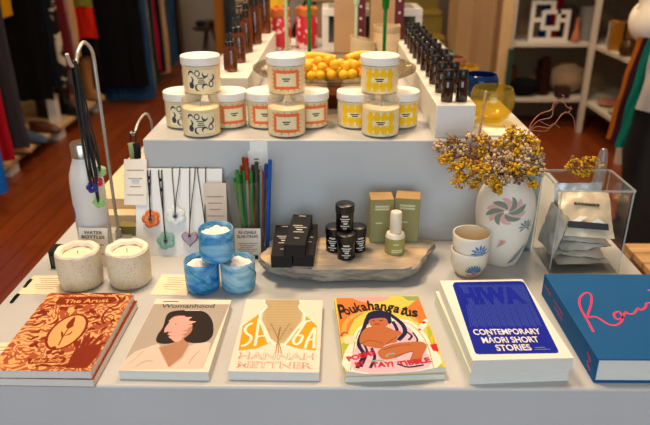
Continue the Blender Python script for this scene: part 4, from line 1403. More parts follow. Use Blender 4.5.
for q in (((0, 190), (40, 185), (75, 165)), ((0, 225), (30, 222), (55, 205)), ((80, 190), (115, 178), (138, 152)), ((60, 110), (95, 98), (118, 100)), ((40, 140), (70, 125), (95, 128)), ((0, 160), (40, 150), (80, 135)), ((210, 105), (230, 98), (252, 108)), ((255, 130), (280, 128), (300, 120)), ((270, 160), (300, 150), (330, 155)), ((285, 185), (310, 178), (335, 190)), ((100, 330), (130, 318), (160, 326)), ((0, 290), (22, 280), (40, 300)), ((40, 260), (70, 250), (85, 262)), ((0, 262), (20, 250), (45, 240)), ((205, 372), (180, 380), (100, 382)), ((20, 385), (60, 378), (110, 384)), ((420, 90), (440, 70), (450, 50)), ((130, 45), (200, 42), (260, 46)), ((290, 40), (350, 42), (420, 40)), ((270, 215), (292, 205), (308, 212)), ((330, 215), (352, 205), (372, 195)), ((380, 180), (392, 165), (400, 175))):
    S(list(q), .0055, REDB, 3, taper=True)
rnd = random.Random(5)
for q in ((150, 110), (170, 112), (220, 108), (240, 104), (300, 128), (322, 150), (290, 118), (60, 122), (48, 130), (70, 138), (10, 285), (28, 275), (110, 300), (90, 318), (150, 322), (380, 70), (330, 65)):
    z_ = bk.m(q); bk.b.poly(disc(z_[0], z_[1], .0045, .0055, 10), bk.z(), flat(REDB))
bk.done()

# --- Womanhood
TH = .0165
a, c = at_front(118.5, 209, 371, T + TH)
w, l = c.x - a.x, on_z(193, 299.3, T + TH).y - a.y
bk = Book('grey and white book titled Womanhood with a dark haired portrait', (a.x + c.x) / 2 + .002, a.y + l / 2, w, l, TH, T, '#e3d8c6', rz=-.02)
bk.art(115, 290, 120 / 537)
bk.poly([(150, 62), (520, 64), (392, 352), (-10, 366)], '#a89e94', 1)
bk.poly([(16, 362), (42, 315), (90, 275), (150, 255), (195, 240), (225, 300), (245, 340), (300, 300), (330, 252), (385, 230), (428, 236), (418, 285), (391, 350), (392, 352)], '#cfbdb2', 2)
bk.poly([(225, 200), (320, 200), (330, 245), (300, 300), (242, 345), (215, 292), (195, 258), (262, 240)], '#a87c60', 3)
bk.poly([(232, 112), (265, 94), (340, 90), (400, 98), (432, 130), (441, 175), (432, 212), (398, 235), (335, 236), (308, 216), (322, 150), (262, 135), (240, 170), (252, 205), (268, 232), (222, 242), (186, 232), (190, 202), (215, 165)], '#2b2320', 4, sm=4)
bk.poly([(250, 128), (300, 115), (338, 140), (345, 180), (315, 212), (275, 228), (240, 200)], '#a87c60', 5, sm=4)
for q in (((222, 190), (245, 165), (270, 120)), ((240, 140), (280, 128), (312, 116)), ((262, 150), (300, 135), (345, 122)), ((258, 165), (310, 150), (362, 142)), ((245, 172), (300, 168), (348, 158)), ((225, 182), (270, 178), (330, 175)), ((235, 198), (280, 195), (325, 188)), ((240, 210), (275, 212), (312, 205)), ((255, 222), (280, 222), (300, 218)), ((290, 118), (310, 130), (322, 145)), ((262, 130), (280, 140), (300, 150))):
    bk.stroke(list(q), .0135, '#d99f98', 6, taper=True)
for q in (((60, 330), (100, 300), (130, 270)), ((200, 262), (215, 300), (240, 345)), ((245, 345), (300, 305), (332, 258)), ((330, 330), (350, 300), (380, 270)), ((90, 345), (130, 320), (170, 318))):
    bk.stroke(list(q), .0012, '#b49a86', 4)
bk.text('Womanhood', (206, 80), (443, 80), .0125, '#33302e', 4, .008)
for q in ((215, 52, 285), (312, 92, 382)):
    bk.stroke([(q[0], q[1]), (q[2], q[1])], .0022, '#4a4644' if q[1] < 60 else '#d8d0c6', 7, sm=1)
bk.done()

# --- Saga
TH = .0165
a, c = at_front(228.2, 319.4, 371.5, T + TH)
w, l = c.x - a.x, on_z(283, 299.8, T + TH).y - a.y
bk = Book('pale pink book titled SAGA with orange wings and a beige figure', (a.x + c.x) / 2 + .0008, a.y + l / 2, w, l, TH, T, '#ecd6c8', rz=-.012)
bk.art(225, 290, 105 / 470)
fig = [(182, 44), (330, 44), (336, 60), (325, 76), (348, 105), (342, 140), (312, 175), (268, 232), (240, 243), (205, 218), (188, 180), (165, 132), (170, 102), (192, 75), (180, 58)]
bk.poly([(60, 272), (80, 160), (156, 105), (170, 150), (208, 235), (140, 262)], '#eb9b1e', 1)
bk.poly([(408, 272), (411, 160), (357, 112), (340, 150), (300, 212), (258, 240), (330, 262)], '#eb9b1e', 1)
bk.stroke([(172, 44), (185, 75), (158, 105), (160, 140), (180, 180), (200, 222), (238, 250), (272, 238), (318, 180), (350, 142), (355, 105), (332, 76), (342, 44)], .004, '#f3e6da', 2)
bk.poly(fig, '#b8a47c', 3)
rnd = random.Random(2)
for j in range(15):
    for i in range(17):
        x, y = 172 + i * 10.5 + (j % 2) * 5, 52 + j * 12
        half = 78 if y < 130 else max(5, 78 - (y - 130) * .68)
        if abs(x - 255) < half:
            q = bk.m((x, y)); bk.b.poly([(q[0] - .0011, q[1]), (q[0], q[1] - .0011), (q[0] + .0011, q[1]), (q[0], q[1] + .0011)], bk.th + .0006, flat('#957c54'))
bk.stroke([(248, 165), (240, 205), (237, 245)], .0028, '#8c7146', 6); bk.stroke([(232, 240), (228, 275), (222, 298)], .002, '#a3875a', 6); bk.stroke([(238, 240), (239, 300)], .002, '#a3875a', 6, sm=2); bk.stroke([(243, 240), (250, 270), (254, 300)], .002, '#a3875a', 6)
for q in (((205, 150), (225, 190), (238, 225)), ((290, 150), (262, 190), (245, 225))):
    bk.stroke(list(q), .0016, '#94794c', 6)
for q in ((196, 177), (297, 178)):
    z_ = bk.m(q); bk.b.poly(disc(z_[0], z_[1], .0014, .0014, 8), bk.th + .0008, flat('#d2433c'))
PALE = '#f3e2d2'
for q, wd in ((((124, 148), (100, 160), (90, 178), (98, 195), (116, 208), (112, 230), (88, 248), (72, 250)), .0052), (((134, 250), (142, 205), (152, 128)), .0048), (((155, 128), (175, 185), (196, 238)), .0048), (((142, 212), (162, 206), (180, 206)), .004),
              (((382, 140), (362, 142), (336, 180), (306, 226), (318, 244), (338, 232), (346, 206), (328, 204)), .0052), (((358, 262), (372, 220), (402, 168)), .0048), (((403, 168), (399, 215), (398, 262)), .0048), (((372, 226), (385, 222), (399, 222)), .004)):
    bk.stroke(list(q), wd, PALE, 4)
for st, p0, p1, hh in (('HANNAH', (56, 308), (402, 312), .0165), ('METTNER', (48, 347), (392, 352), .0155)):
    bk.text(st, p0, p1, hh, '#e58f88', 3, .03)
    bk.text(st, p0, p1, hh, '#f3dccd', 5, -.012)
bk.done()

# --- Poukahangatus, two copies
TH = .0105
zt = T + 2 * TH
fl, fr, tl, tr = on_z(342.6, 371.6, zt), on_z(443, 367.5, zt), on_z(336.3, 297.3, zt), on_z(420.8, 296, zt)
w = ((fr - fl).length + (tr - tl).length) / 2
l = ((tl - fl).length + (tr - fr).length) / 2
rz = math.atan2((fr - fl).y, (fr - fl).x)
cc = (fl + fr + tl + tr) / 4
lo = Book('lower copy of the bright poetry book, under the one titled Poukahangatus', cc.x + .001, cc.y - .0015, w, l, TH, T, '#d9c9a0', rz=rz * .8)
lo.done()
bk = Book('bright yellow and orange poetry book titled Poukahangatus, on top of its copy', cc.x, cc.y, w, l, TH, T + TH + .0001, '#d9c455', rz=rz)
bk.art(330, 290, 115 / 514)
bk.poly([(28, 35), (160, 34), (190, 75), (110, 130), (80, 190), (40, 215)], '#e0793a', 1)
bk.poly([(330, 90), (404, 34), (425, 95), (440, 130), (400, 150)], '#e0793a', 1)
for q in (((60, 200), (75, 140), (150, 95), (250, 80)), ((260, 80), (330, 95), (390, 140))):
    bk.stroke(list(q), .008, '#e3a04a', 2)
bk.poly([(110, 32), (260, 30), (240, 48), (180, 56), (130, 50)], '#e6a3a6', 2, sm=3)
bk.poly([(320, 28), (396, 28), (402, 45), (350, 48)], '#8aa06a', 2)
bk.poly([(40, 240), (100, 230), (95, 370), (58, 370)], '#a9b13c', 2)
bk.poly([(430, 160), (460, 165), (506, 345), (480, 350), (440, 220)], '#a9b13c', 2)
bk.poly([(76, 366), (105, 205), (150, 155), (250, 130), (350, 135), (412, 180), (450, 240), (482, 352)], '#eee0d2', 3, sm=4)
bk.stroke([(92, 366), (118, 210), (160, 165), (250, 142), (345, 148), (400, 190), (435, 245), (465, 352)], .0012, '#7d6a60', 4)
bk.poly([(112, 364), (128, 230), (175, 170), (300, 145), (370, 185), (405, 240), (440, 350)], '#dcb4c4', 4, sm=4)
HAIR = '#1d1d44'
for q, wd in ((((172, 112), (150, 175), (128, 240), (150, 290), (120, 350)), .007), (((262, 105), (320, 150), (335, 190), (305, 225)), .008), (((160, 130), (140, 215), (165, 275), (140, 345)), .004), (((280, 140), (300, 180), (290, 215)), .006), (((330, 180), (365, 205), (350, 225)), .004), (((185, 260), (200, 300), (180, 350)), .005), (((370, 190), (390, 220), (385, 235)), .003), (((300, 330), (350, 345), (420, 335)), .004)):
    bk.stroke(list(q), wd, HAIR, 5)
SK = '#b3683e'
bk.poly([(180, 165), (250, 165), (290, 182), (315, 185), (320, 200), (295, 212), (300, 232), (250, 245), (225, 262), (165, 252), (133, 235), (138, 200), (152, 178)], SK, 6, sm=3)
bk.poly([(215, 272), (285, 240), (390, 231), (425, 238), (433, 258), (415, 290), (405, 325), (358, 318), (372, 280), (345, 282), (290, 305), (235, 310)], SK, 6, sm=3)
bk.poly([(172, 128), (250, 122), (262, 150), (225, 178), (190, 168)], SK, 7, sm=4)
bk.poly([(160, 138), (172, 102), (222, 92), (262, 104), (276, 142), (262, 152), (246, 126), (180, 132), (172, 158)], HAIR, 8, sm=3)
bk.stroke([(196, 156), (211, 152), (226, 156)], .0045, '#b51f24', 9, taper=True)
for q in (((188, 140), (200, 138)), ((222, 138), (236, 136))):
    bk.stroke(list(q), .0022, '#241a1a', 9, sm=2)
for q in (((140, 240), (180, 225), (235, 238)), ((250, 245), (280, 222), (318, 205)), ((240, 268), (300, 250), (360, 246)), ((372, 280), (358, 318)), ((285, 300), (340, 282), (372, 276))):
    bk.stroke(list(q), .001, '#5d2c18', 8)
bk.poly([(60, 215), (95, 205), (118, 222), (98, 240), (66, 240)], '#e8d2ae', 5, sm=3)
bk.stroke([(48, 205), (62, 190), (80, 195)], .003, '#c22a2a', 6)
bk.poly([(400, 160), (425, 130), (442, 140), (430, 165), (405, 185)], '#e9e2d8', 5, sm=3)
bk.stroke([(412, 150), (425, 142)], .006, '#c22a2a', 6, sm=2); bk.stroke([(395, 180), (406, 176)], .005, '#c22a2a', 6, sm=2)
bk.poly([(446, 245), (478, 240), (486, 275), (460, 272)], '#c6252b', 5); bk.stroke([(458, 240), (452, 222), (458, 205)], .005, '#e8b820', 6, taper=True)
bk.stroke([(250, 300), (262, 288), (290, 285)], .003, '#7fb0a6', 9)
bk.stroke([(180, 322), (210, 315), (240, 318)], .003, '#7fb0a6', 7)
word = 'Poukahangatus'
arc = [(60, 128, 18), (84, 112, 0), (108, 104, 0), (133, 98, 10), (158, 94, 0), (185, 90, 6), (212, 89, 0), (238, 90, 0), (264, 93, 0), (293, 99, 0), (319, 106, 0), (350, 116, 14), (378, 118, 0), (408, 122, 0)]
ws = [32, 25, 25, 27, 26, 27, 26, 26, 28, 26, 24, 27, 28]
hs = [.046, .029, .029, .030, .029, .031, .029, .029, .029, .029, .034, .029, .029]
for i, ch in enumerate(word):
    x, y, _ = arc[i]
    nx, ny, _ = arc[i + 1]
    if ch == 'g':
        y -= 2
    bk.text(ch, (x - ws[i] / 2, y), (x + ws[i] / 2, y + (ny - y) * (.6 if i else .1)), hs[i], '#20221f', 9, .03)
RD = '#c01f34'
for st, p0, p1, hh in (('POEMS', (84, 320), (208, 288), .0115), ('BY', (118, 344), (160, 336), .0105), ('TAYI', (188, 346), (285, 342), .0115), ('TIBBLE', (308, 342), (452, 322), .0115)):
    bk.text(st, p0, p1, hh, RD, 10, .04)
bk.done()

# --- Hiwa, two copies
TH = .0225
zt = T + 2 * TH
fl, fr, tl, tr = on_z(465.8, 360.5, zt), on_z(568.5, 358, zt), on_z(445.3, 281, zt), on_z(526.5, 278.8, zt)
w = ((fr - fl).length + (tr - tl).length) / 2
l = ((tl - fl).length + (tr - fr).length) / 2
cc = (fl + fr + tl + tr) / 4
rz = math.atan2((fr - fl).y, (fr - fl).x)
lo = Book('lower copy of the white and blue short story book, pale green at its edge', cc.x - .004, cc.y + .001, w, l, TH, T, '#dfe4d2', rz=rz + .02)
lo.done()
bk = Book('white book with a blue panel titled HIWA, Contemporary Maori Short Stories', cc.x, cc.y, w, l, TH, T + TH + .0001, '#dfe3dd', rz=rz)
bk.art(440, 272, 130 / 552)
BLU = '#0b1f9c'
bk.poly([(58, 46), (66, 43), (342, 38), (356, 44), (364, 56), (502, 332), (503, 343), (490, 345), (168, 350), (152, 347), (146, 335), (54, 58)], BLU, 1)
for i in range(44):
    x0 = 78 + i * 6.3
    xa = x0 + (i - 22) * .2
    f_ = i / 43
    bk.stroke([(80 + 270 * f_, 54 + (i % 3)), (104 + 268 * f_, 100), (132 + 298 * f_, 236 - (i * 7) % 9)], .0010, '#3f55ac', 2, sm=2)
bk.text('HIWA', (100, 134), (368, 130), .052, BLU, 4, .06)
for st, p0, p1, hh in (('CONTEMPORARY', (146, 268), (431, 264), .0155), ('M\u0100ORI SHORT', (183, 303), (424, 299), .0155), ('STORIES', (243, 336), (392, 333), .0155)):
    bk.text(st, p0, p1, hh, '#e8e6e2', 4, .018)
for q in ((402, 322, 446), (402, 330, 468)):
    bk.stroke([(q[0], q[1]), (q[2], q[1] - .5)], .0014, '#7f8cc0', 4, sm=1)
bk.done()

# --- the big blue hardback
TH = .045
zt = T + TH
fl, tl = on_z(598, 359, zt), on_z(544.5, 274, zt)
l = tl.y - fl.y; w = .262
bk = Book('large thick blue hardback with pink handwritten title, at the right table end', (fl.x + tl.x) / 2 + w / 2, fl.y + l / 2, w, l, TH, T, '#07558f', hard=True, rz=-math.atan2(tl.x - fl.x, l))
bk.art(540, 265, 110 / 390)
PKS = '#ee3a5f'
bk.stroke([(190, 237), (165, 190), (143, 150), (141, 118), (162, 98), (181, 106), (181, 140), (170, 182), (200, 184), (235, 206), (262, 214), (284, 205), (293, 186), (280, 165), (262, 174), (272, 192), (292, 186), (304, 166), (312, 172), (332, 172), (348, 152), (356, 160), (374, 150), (378, 136), (400, 132), (420, 118), (440, 112)], .0036, PKS, 3)
bk.stroke([(383, 90), (390, 88)], .004, PKS, 3, sm=2)
# lettering on the spine, in the plane of the spine
SPX = Matrix(((0, 0, -1, -w / 2), (1, 0, 0, 0), (0, 1, 0, 0), (0, 0, 0, 1)))
for y0, y1, z0 in ((.088, .125, .026), (.02, .072, .026), (.02, .064, .016)):
    for k in range(6):
        a0 = y0 + (y1 - y0) * k / 6
        bk.b.stroke([(-a0 + 0, z0 - .002), (-a0 - (y1 - y0) * .1, z0 + .003)], .0016, .0003, flat(PKS), X=Matrix(((0, 0, -1, -w / 2), (-1, 0, 0, 0), (0, 1, 0, 0), (0, 0, 0, 1))))
for y0, z0 in ((-.108, .028), (-.112, .014)):
    bk.b.stroke([(y0, z0 - .003), (y0 + .010, z0 + .004)], .003, .0003, flat(PKS), X=SPX)
    bk.b.stroke([(y0 - .006, z0 - .004), (y0 + .002, z0 + .0)], .003, .0003, flat(PKS), X=SPX)
bk.done()
# ------------------------------------------------------------------ clothes racks on the left
def cloth(name, col, col2=None, **k):
    return mat('cloth_' + name, col, .95, col2=col2, var=.12, vs=k.get('vs', 9), stretch=k.get('stretch', (6, 6, .6)), spec=.1, bump=.15, bs=14, lo=k.get('lo', .35), hi=k.get('hi', .65))


RZ = 1.582


def garment(label, x1, y, zhem, m, w=.46, th=.052, ztop=1.52, flare=1.1, seed=0, cat='clothing', name='hanging_garment', bands=None, group='clothes on the racks', taper=True):
    """a garment on its hanger, hung across the rail: shoulders, then folds down to the hem; x1 is its aisle-side edge at the hem"""
    xc = x1 - w / 2 * flare
    t = thing(name, label, cat, (xc, y, 0), 0, group)
    segs = bands or [(zhem, ztop, m)]
    for (za, zb, mm) in segs:
        n, k = 44, 16
        rings = []
        for j in range(k + 1):
            z = za + (zb - za) * j / k
            f = (z - zhem) / (ztop - zhem)
            hw = w / 2 * (flare + (1 - flare) * f)
            if taper and z > ztop - .16:
                hw *= max(.2, 1 - ((z - ztop + .16) / .16) ** 1.6 * .8)
            ht = th / 2 * (1.1 - .3 * f)
            rg = []
            for i in range(n):
                a = 2 * PI * i / n
                x, yy = math.cos(a), math.sin(a)
                x = math.copysign(abs(x) ** .7, x); yy = math.copysign(abs(yy) ** .8, yy)
                fold = (1 - f * .75) * (.0075 * math.sin(x * 13 + seed * 2 + z) + .0055 * math.sin(x * 23 + seed * 5 - z * 2))
                rg.append((x * hw + .012 * noise.noise(Vector((seed * 3, z * 3, x))), yy * ht + fold + .004 * noise.noise(Vector((x * 2, z * 4, seed))), z + (.012 * math.sin(x * 6 + seed) if j == 0 else 0)))
            rings.append(rg)
        b = MB(); b.loft(rings, mm); b.build('cloth' if len(segs) == 1 else ('skirt' if za == zhem else 'top'), t)
    b = MB()
    b.tube(smooth([(-w * .42, 0, ztop - .1), (-w * .2, 0, ztop - .02), (0, 0, ztop + .015), (w * .2, 0, ztop - .02), (w * .42, 0, ztop - .1)], 4), .005, WIRE, 6)
    rx_ = (-2.2 if y < 5.55 else -1.88) - xc if x1 < -1.2 else -.78 - xc
    b.tube([(rx_ * .8, 0, ztop + .002)] + smooth([(rx_ + .01, 0, ztop + .03), (rx_ + .0185, 0, RZ), (rx_, 0, RZ + .0185), (rx_ - .0185, 0, RZ), (rx_ - .014, 0, RZ - .014)], 5), .003, WIRE, 6)
    b.build('hanger', t)
    return t


for xr, y0, y1, lab in ((-2.2, 2.95, 5.5, 'long grey clothes rail of the nearer rack'), (-1.88, 5.62, 7.5, 'grey clothes rail of the farther rack')):
    t = thing('clothes_rail', lab, 'clothes rack', (xr, y0, 0))
    b = MB(); b.tube([(0, 0, RZ), (0, y1 - y0, RZ)], .0125, WIRE, 10); b.build('rail', t)
    for yy in (0, y1 - y0):
        b = MB(); b.tube([(0, yy, RZ), (0, yy, 3.1)], .010, WIRE, 10); b.build('hanging_rod', t)
# low shelf under the nearer rack
t = thing('shoe_shelf', 'low pale wooden shelf under the nearer clothes rack, holding shoes', 'shelf', (-2.36, 2.9, 0))
SHW = mat('pale_shelf_wood', '#b99e78', .55, var=.08, vs=4, stretch=(8, 1, 8))
b = MB(); b.box(-.33, .33, 0, 2.75, .085, .115, SHW); b.build('shelf_board', t, bevel=.004)
for yy in (.15, .95, 1.75, 2.6):
    b = MB(); b.box(.2, .3, yy, yy + .12, 0, .085, WHITE); b.build('foot', t)
t = thing('rack_post', 'white square post standing on the shoe shelf beside the black dress', 'post', (-2.10, 4.72, .115))
b = MB(); b.box(-.035, .035, -.03, .03, 0, .22, WHITE); b.build('post', t, bevel=.003)

navy = cloth('navy', '#12151c'); blk = cloth('black', '#0c0c0e')
pat = cloth('black_white', '#16161a', '#b9aa98', vs=9, stretch=(1, 1, 1), lo=.52, hi=.56)
burg = cloth('burgundy', '#5c1a1e'); pinkc = cloth('pink_cream', '#b98f84', '#8a5f5a'); tanc = cloth('tan', '#b28d62')
redc = cloth('red', '#c5200f', '#8f1409'); olive = cloth('olive', '#6d6a26'); yell = cloth('yellow', '#d39a0c')
grey = cloth('charcoal', '#34323a'); red2 = cloth('crimson', '#a31222'); blue = cloth('bright_blue', '#12549e'); denim = cloth('denim', '#2a4a6d', '#1d3450')
greyw = cloth('grey_white', '#9a938c', '#6f6a66'); mag = cloth('magenta', '#a3123f'); dkg = cloth('dark_green', '#1c2b28'); teal2 = cloth('teal_denim', '#29485c'); brn = cloth('brown', '#4b3628'); sand = cloth('sand', '#a98768')
garment('bright blue garment nearest the viewer on the near rack, at the photo left edge', -1.715, 3.14, .17, blue, w=.42, seed=1)
garment('crimson red garment second from the viewer on the near rack', -1.86, 3.56, .205, red2, w=.44, seed=2)
garment('charcoal garment third from the viewer on the near rack', -1.87, 3.78, .215, grey, w=.44, seed=3)
garment('black dress nearest the viewer on the near rack, behind the yellow top', -1.985, 4.5, .35, blk, w=.5, seed=4, flare=1.03, name='hanging_dress')
garment('bright yellow top hanging in front of the black dress', -2.115, 4.39, .93, yell, w=.4, seed=14, name='hanging_blouse')
garment('navy dress hanging just behind the black dress', -1.955, 4.605, .42, navy, w=.46, seed=5, name='hanging_dress')
garment('black and white patterned dress between navy and burgundy ones', -1.945, 4.71, .40, pat, w=.46, seed=6, name='hanging_dress')
garment('burgundy dress on the near rack', -1.93, 4.82, .5, burg, w=.46, seed=7, name='hanging_dress')
garment('pink and cream striped garment just behind the burgundy dress', -1.945, 4.95, .52, pinkc, w=.46, seed=8)
garment('tan garment behind the pink and cream one', -1.96, 5.06, .55, tanc, w=.46, seed=9)
garment('bright red skirt under an olive top at the far end of the near rack', -1.90, 5.3, .66, redc, w=.40, flare=1.15, seed=10, bands=[(.66, .90, redc), (.90, 1.52, olive)], name='hanging_outfit')
garment('black garment hanging last on the near rack behind the red skirt', -1.95, 5.42, .5, navy, w=.44, seed=11)
# farther rack
far = [('long black dress at the near end of the farther rack', blk, 5.74, .17, -1.655, .46), ('blue jeans hanging low behind the long black dress', denim, 5.86, .03, -1.63, .5), ('grey white garment behind the blue jeans', greyw, 6.0, .06, -1.66, .46), ('dark green garment between the grey white and magenta ones', dkg, 6.1, .12, -1.645, .46), ('magenta garment on the farther rack', mag, 6.22, .24, -1.65, .46), ('black garment behind the magenta one', navy, 6.34, .2, -1.635, .46), ('sand coloured garment on the farther rack', sand, 6.5, .15, -1.63, .46), ('teal denim garment right of the sand coloured one', teal2, 6.66, .18, -1.62, .46), ('dark denim garment second from the far end of the farther rack', denim, 6.84, .2, -1.62, .46), ('dark brown garment at the far end of the farther rack', brn, 7.05, .2, -1.60, .46), ('black garment between the dark denim and dark brown ones', blk, 6.96, .22, -1.62, .44)]
for i, (lab, m, y, z, x, w) in enumerate(far):
    garment(lab, x, y, z, m, w=w, th=.052, seed=20 + i, flare=1.05)
# shoes and boots
LE = {'tan': mat('tan_leather', '#9a6a3c', .5, var=.15, vs=12), 'brown': mat('brown_leather', '#4d2416', .4, var=.15, vs=12), 'black': mat('black_leather', '#100f10', .35, var=.2), 'blue': mat('blue_suede', '#33455f', .8, var=.2), 'rust': mat('rust_leather', '#6b3018', .5, var=.15, vs=12)}


def boot(label, loc, rz, m, h, L=.25, cat='boot', name='boot', group='footwear on the shoe shelf'):
    t = thing(name, label, cat, loc, rz, group)
    b = MB(); rings = []
    W = .042
    prof = [(.0, .5, .0), (.012, 1, .0), (.05, 1, .0)]
    secs = []
    for z, x0, x1, w in ((.012, -.07, L - .07, 1), (.03, -.07, L - .075, 1), (.05, -.068, L - .10, .95), (.075, -.066, L - .15, .85), (.10, -.064, .055, .85)) if h > .1 else ((.012, -.07, L - .07, 1), (.03, -.07, L - .075, 1), (.05, -.068, L - .11, .95), (.07, -.066, .05, .9)):
        secs.append((z, x0, x1, w))
    if h > .1:
        for q in (.35, .6, .8, 1):
            secs.append((.1 + (h - .1) * q, -.068 - .012 * q, .05 + .012 * q, .9 + .25 * q))
    for z, x0, x1, w in secs:
        rings.append([((x0 + x1) / 2 + (x1 - x0) / 2 * math.cos(a), W * w * math.sin(a), z) for a in [2 * PI * i / 20 for i in range(20)]])
    b.loft(rings, m); b.build('upper', t)
    b = MB(); b.loft([[((L - .14) / 2 + L / 2 * math.cos(a) * s, W * 1.08 * math.sin(a) * s, z) for a in [2 * PI * i / 20 for i in range(20)]] for z, s in ((0, .97), (.003, 1), (.013, 1))], LE['black']); b.build('sole', t)
    return t


ZS = .116
boot('tall tan leather boot at the far end of the shoe shelf', (-2.11, 5.5, ZS), -.5, LE['tan'], .37)
boot('second tall tan leather boot, just behind the other tan one', (-2.38, 5.5, ZS), -.45, LE['tan'], .37)
boot('rust brown ankle boot beside the tall tan boots', (-2.2, 5.2, ZS), -.7, LE['rust'], .24)
boot('black ankle boot on the shelf behind the rack post', (-2.13, 5.0, ZS), -.4, LE['black'], .2)
boot('second black ankle boot behind the rack post', (-2.28, 4.93, ZS), -.5, LE['black'], .2)
boot('brown low shoe nearest the white rack post', (-2.14, 4.5, ZS), -.2, LE['brown'], .07, name='shoe', cat='shoe')
boot('dark brown low shoe left of the brown one', (-2.30, 4.42, ZS), -.3, LE['brown'], .07, name='shoe', cat='shoe')
boot('blue suede shoe at the shelf edge', (-2.12, 4.24, ZS), -.2, LE['blue'], .07, name='shoe', cat='shoe')
boot('second blue suede shoe, deeper on the shelf', (-2.30, 4.2, ZS), -.2, LE['blue'], .07, name='shoe', cat='shoe')
boot('tan shoe on the shelf near the charcoal garment', (-2.13, 4.0, ZS), -.15, LE['tan'], .07, name='shoe', cat='shoe')

# ------------------------------------------------------------------ far back, left of centre
t = thing('plant_stand', 'small dark stand with heaped dark knits by the grey back wall', 'stand', (-1.42, 7.55, 0))
b = MB(); b.lathe([(0, .44), (.17, .44), (.18, .45), (.18, .46), (0, .46)], mat('dark_wood', '#2b1a12', .5), 28); b.build('top', t)
for k in range(3):
    a = k * 2.1 + .4
    b = MB(); b.tube([(.04 * math.cos(a), .04 * math.sin(a), .44), (.15 * math.cos(a), .15 * math.sin(a), 0)], .014, mat('dark_wood', '#2b1a12'), 8); b.build('leg', t)
for i, (x, y, c, lab) in enumerate(((-.075, -.05, '#20222a', 'dark folded knit on the left of the small stand'), (.075, -.04, '#3a1c1c', 'dark maroon knit on the right of the small stand'), (0, .075, '#565049', 'grey knit at the back of the small stand'))):
    b = MB(); b.ball((0, 0, .05), .06, cloth('knit%d' % i, c), 16, (1, .9, .6), jag=.25); b.map(0, lambda p: (p[0], p[1], max(.0, p[2])))
    o = b.build('folded_knit'); o.location = (-1.42 + x, 7.55 + y, .461); tag(o, lab, 'knitwear', 'knits on the small stand')
garment('slate blue long coat hanging left of centre at the back', -.54, 6.1, .25, cloth('slate', '#262e37', '#3a444d'), w=.42, seed=41, th=.12, group='garments at the back')
garment('orange tan garment half hidden behind the slate blue coat', -.76, 6.26, .3, cloth('orange_tan', '#a5682a'), w=.33, seed=42, th=.06, group='garments at the back')
t = thing('clothes_rail', 'short grey rail holding the slate blue coat at the back', 'clothes rack', (-.78, 5.95, 0))
b = MB(); b.tube([(0, 0, RZ), (0, .45, RZ)], .0125, WIRE, 10); b.build('rail', t)
for yy in (0, .45):
    b = MB(); b.tube([(0, yy, RZ), (0, yy, 3.1)], .010, WIRE, 10); b.build('hanging_rod', t)
# slatted wooden cabinet behind the floral tins
t = thing('slatted_cabinet', 'brown slatted wooden cabinet behind the red floral tins', 'cabinet', (-.22, 3.6, 0))
SLW = mat('slat_brown', '#8a6f52', .6, var=.12, vs=6, stretch=(1, 1, 10)); SLD = mat('slat_dark', '#2c231c', .8)
b = MB(); b.box(-.3, .33, .04, .4, 0, 1.18, SLD); b.build('body', t)
b = MB()
for k in range(12):
    b.box(-.3 + k * .054, -.3 + k * .054 + .034, 0, .0395, 0, 1.18, SLW)
for z in (.1, .6, 1.1):
    b.box(-.3, .33, -.012, -.0005, z, z + .04, SLW)
b.build('slat_front', t)
b = MB(); b.box(-.32, .35, -.02, .42, 1.181, 1.2, SLW); b.build('top', t, bevel=.003)
for x, c, lab, rot, w in ((-.24, '#e0ad2e', 'yellow cloth folded over the slatted cabinet front', .45, .10), (-.14, '#76706c', 'grey cloth folded over the slatted cabinet beside the yellow one', .45, .075)):
    t = thing('folded_cloth', lab, 'cloth', (x, 3.562, 1.185), 0, 'cloths over the slatted cabinet')
    b = MB(); m = cloth('fold' + c.strip('#'), c)
    rings = []
    for q in range(15):
        f = q / 14
        pt = (0, .06 - .085 * min(1, f * 3), .0185) if f < .33 else (0, -.028 - .004 * math.sin(f * 9), .0185 - (f - .33) * .42)
        rings.append([(s * w / 2 - max(0, f - .33) * rot * .45, pt[1] + .002 * math.sin(s * 7 + q), pt[2] + z) for s, z in ((-1, 0), (-.5, 0), (0, 0), (.5, 0), (1, 0), (1, .003), (.5, .003), (0, .003), (-.5, .003), (-1, .003))])
    b.loft(rings, m); b.build('cloth', t)

# ------------------------------------------------------------------ white shelving at the right
SHELFW = mat('white_shelf_paint', '#c9c3b8', .5, var=.03)
t = thing('shelf_unit', 'white shelf unit along the back wall, holding the lattice and hats', 'shelf', (1.34, 4.95, 0))
for x in (.0, .62):
    b = MB(); b.box(x, x + .03, 0, .045, 0, 1.5, SHELFW); b.build('upright', t, bevel=.003)
for z in (.22, .645, 1.08, 1.46):
    b = MB(); b.box(.0455 if z > 5 else .0, 1.25, .046, .46, z, z + .03, SHELFW); b.build('shelf_board', t, bevel=.002)
t = thing('shelf_unit', 'white shelf unit along the right wall, holding gold boxes and glass jars', 'shelf', (1.92, 3.3, 0))
for y in (.0, .82, 1.58):
    b = MB(); b.box(.0, .04, y, y + .04, 0, 1.5, SHELFW); b.build('upright', t, bevel=.003)
for z in (.22, .645, 1.08, 1.46):
    b = MB(); b.box(.041, .66, 0, 1.63, z, z + .03, SHELFW); b.build('shelf_board', t, bevel=.002)

ZU, ZL = .676, .251
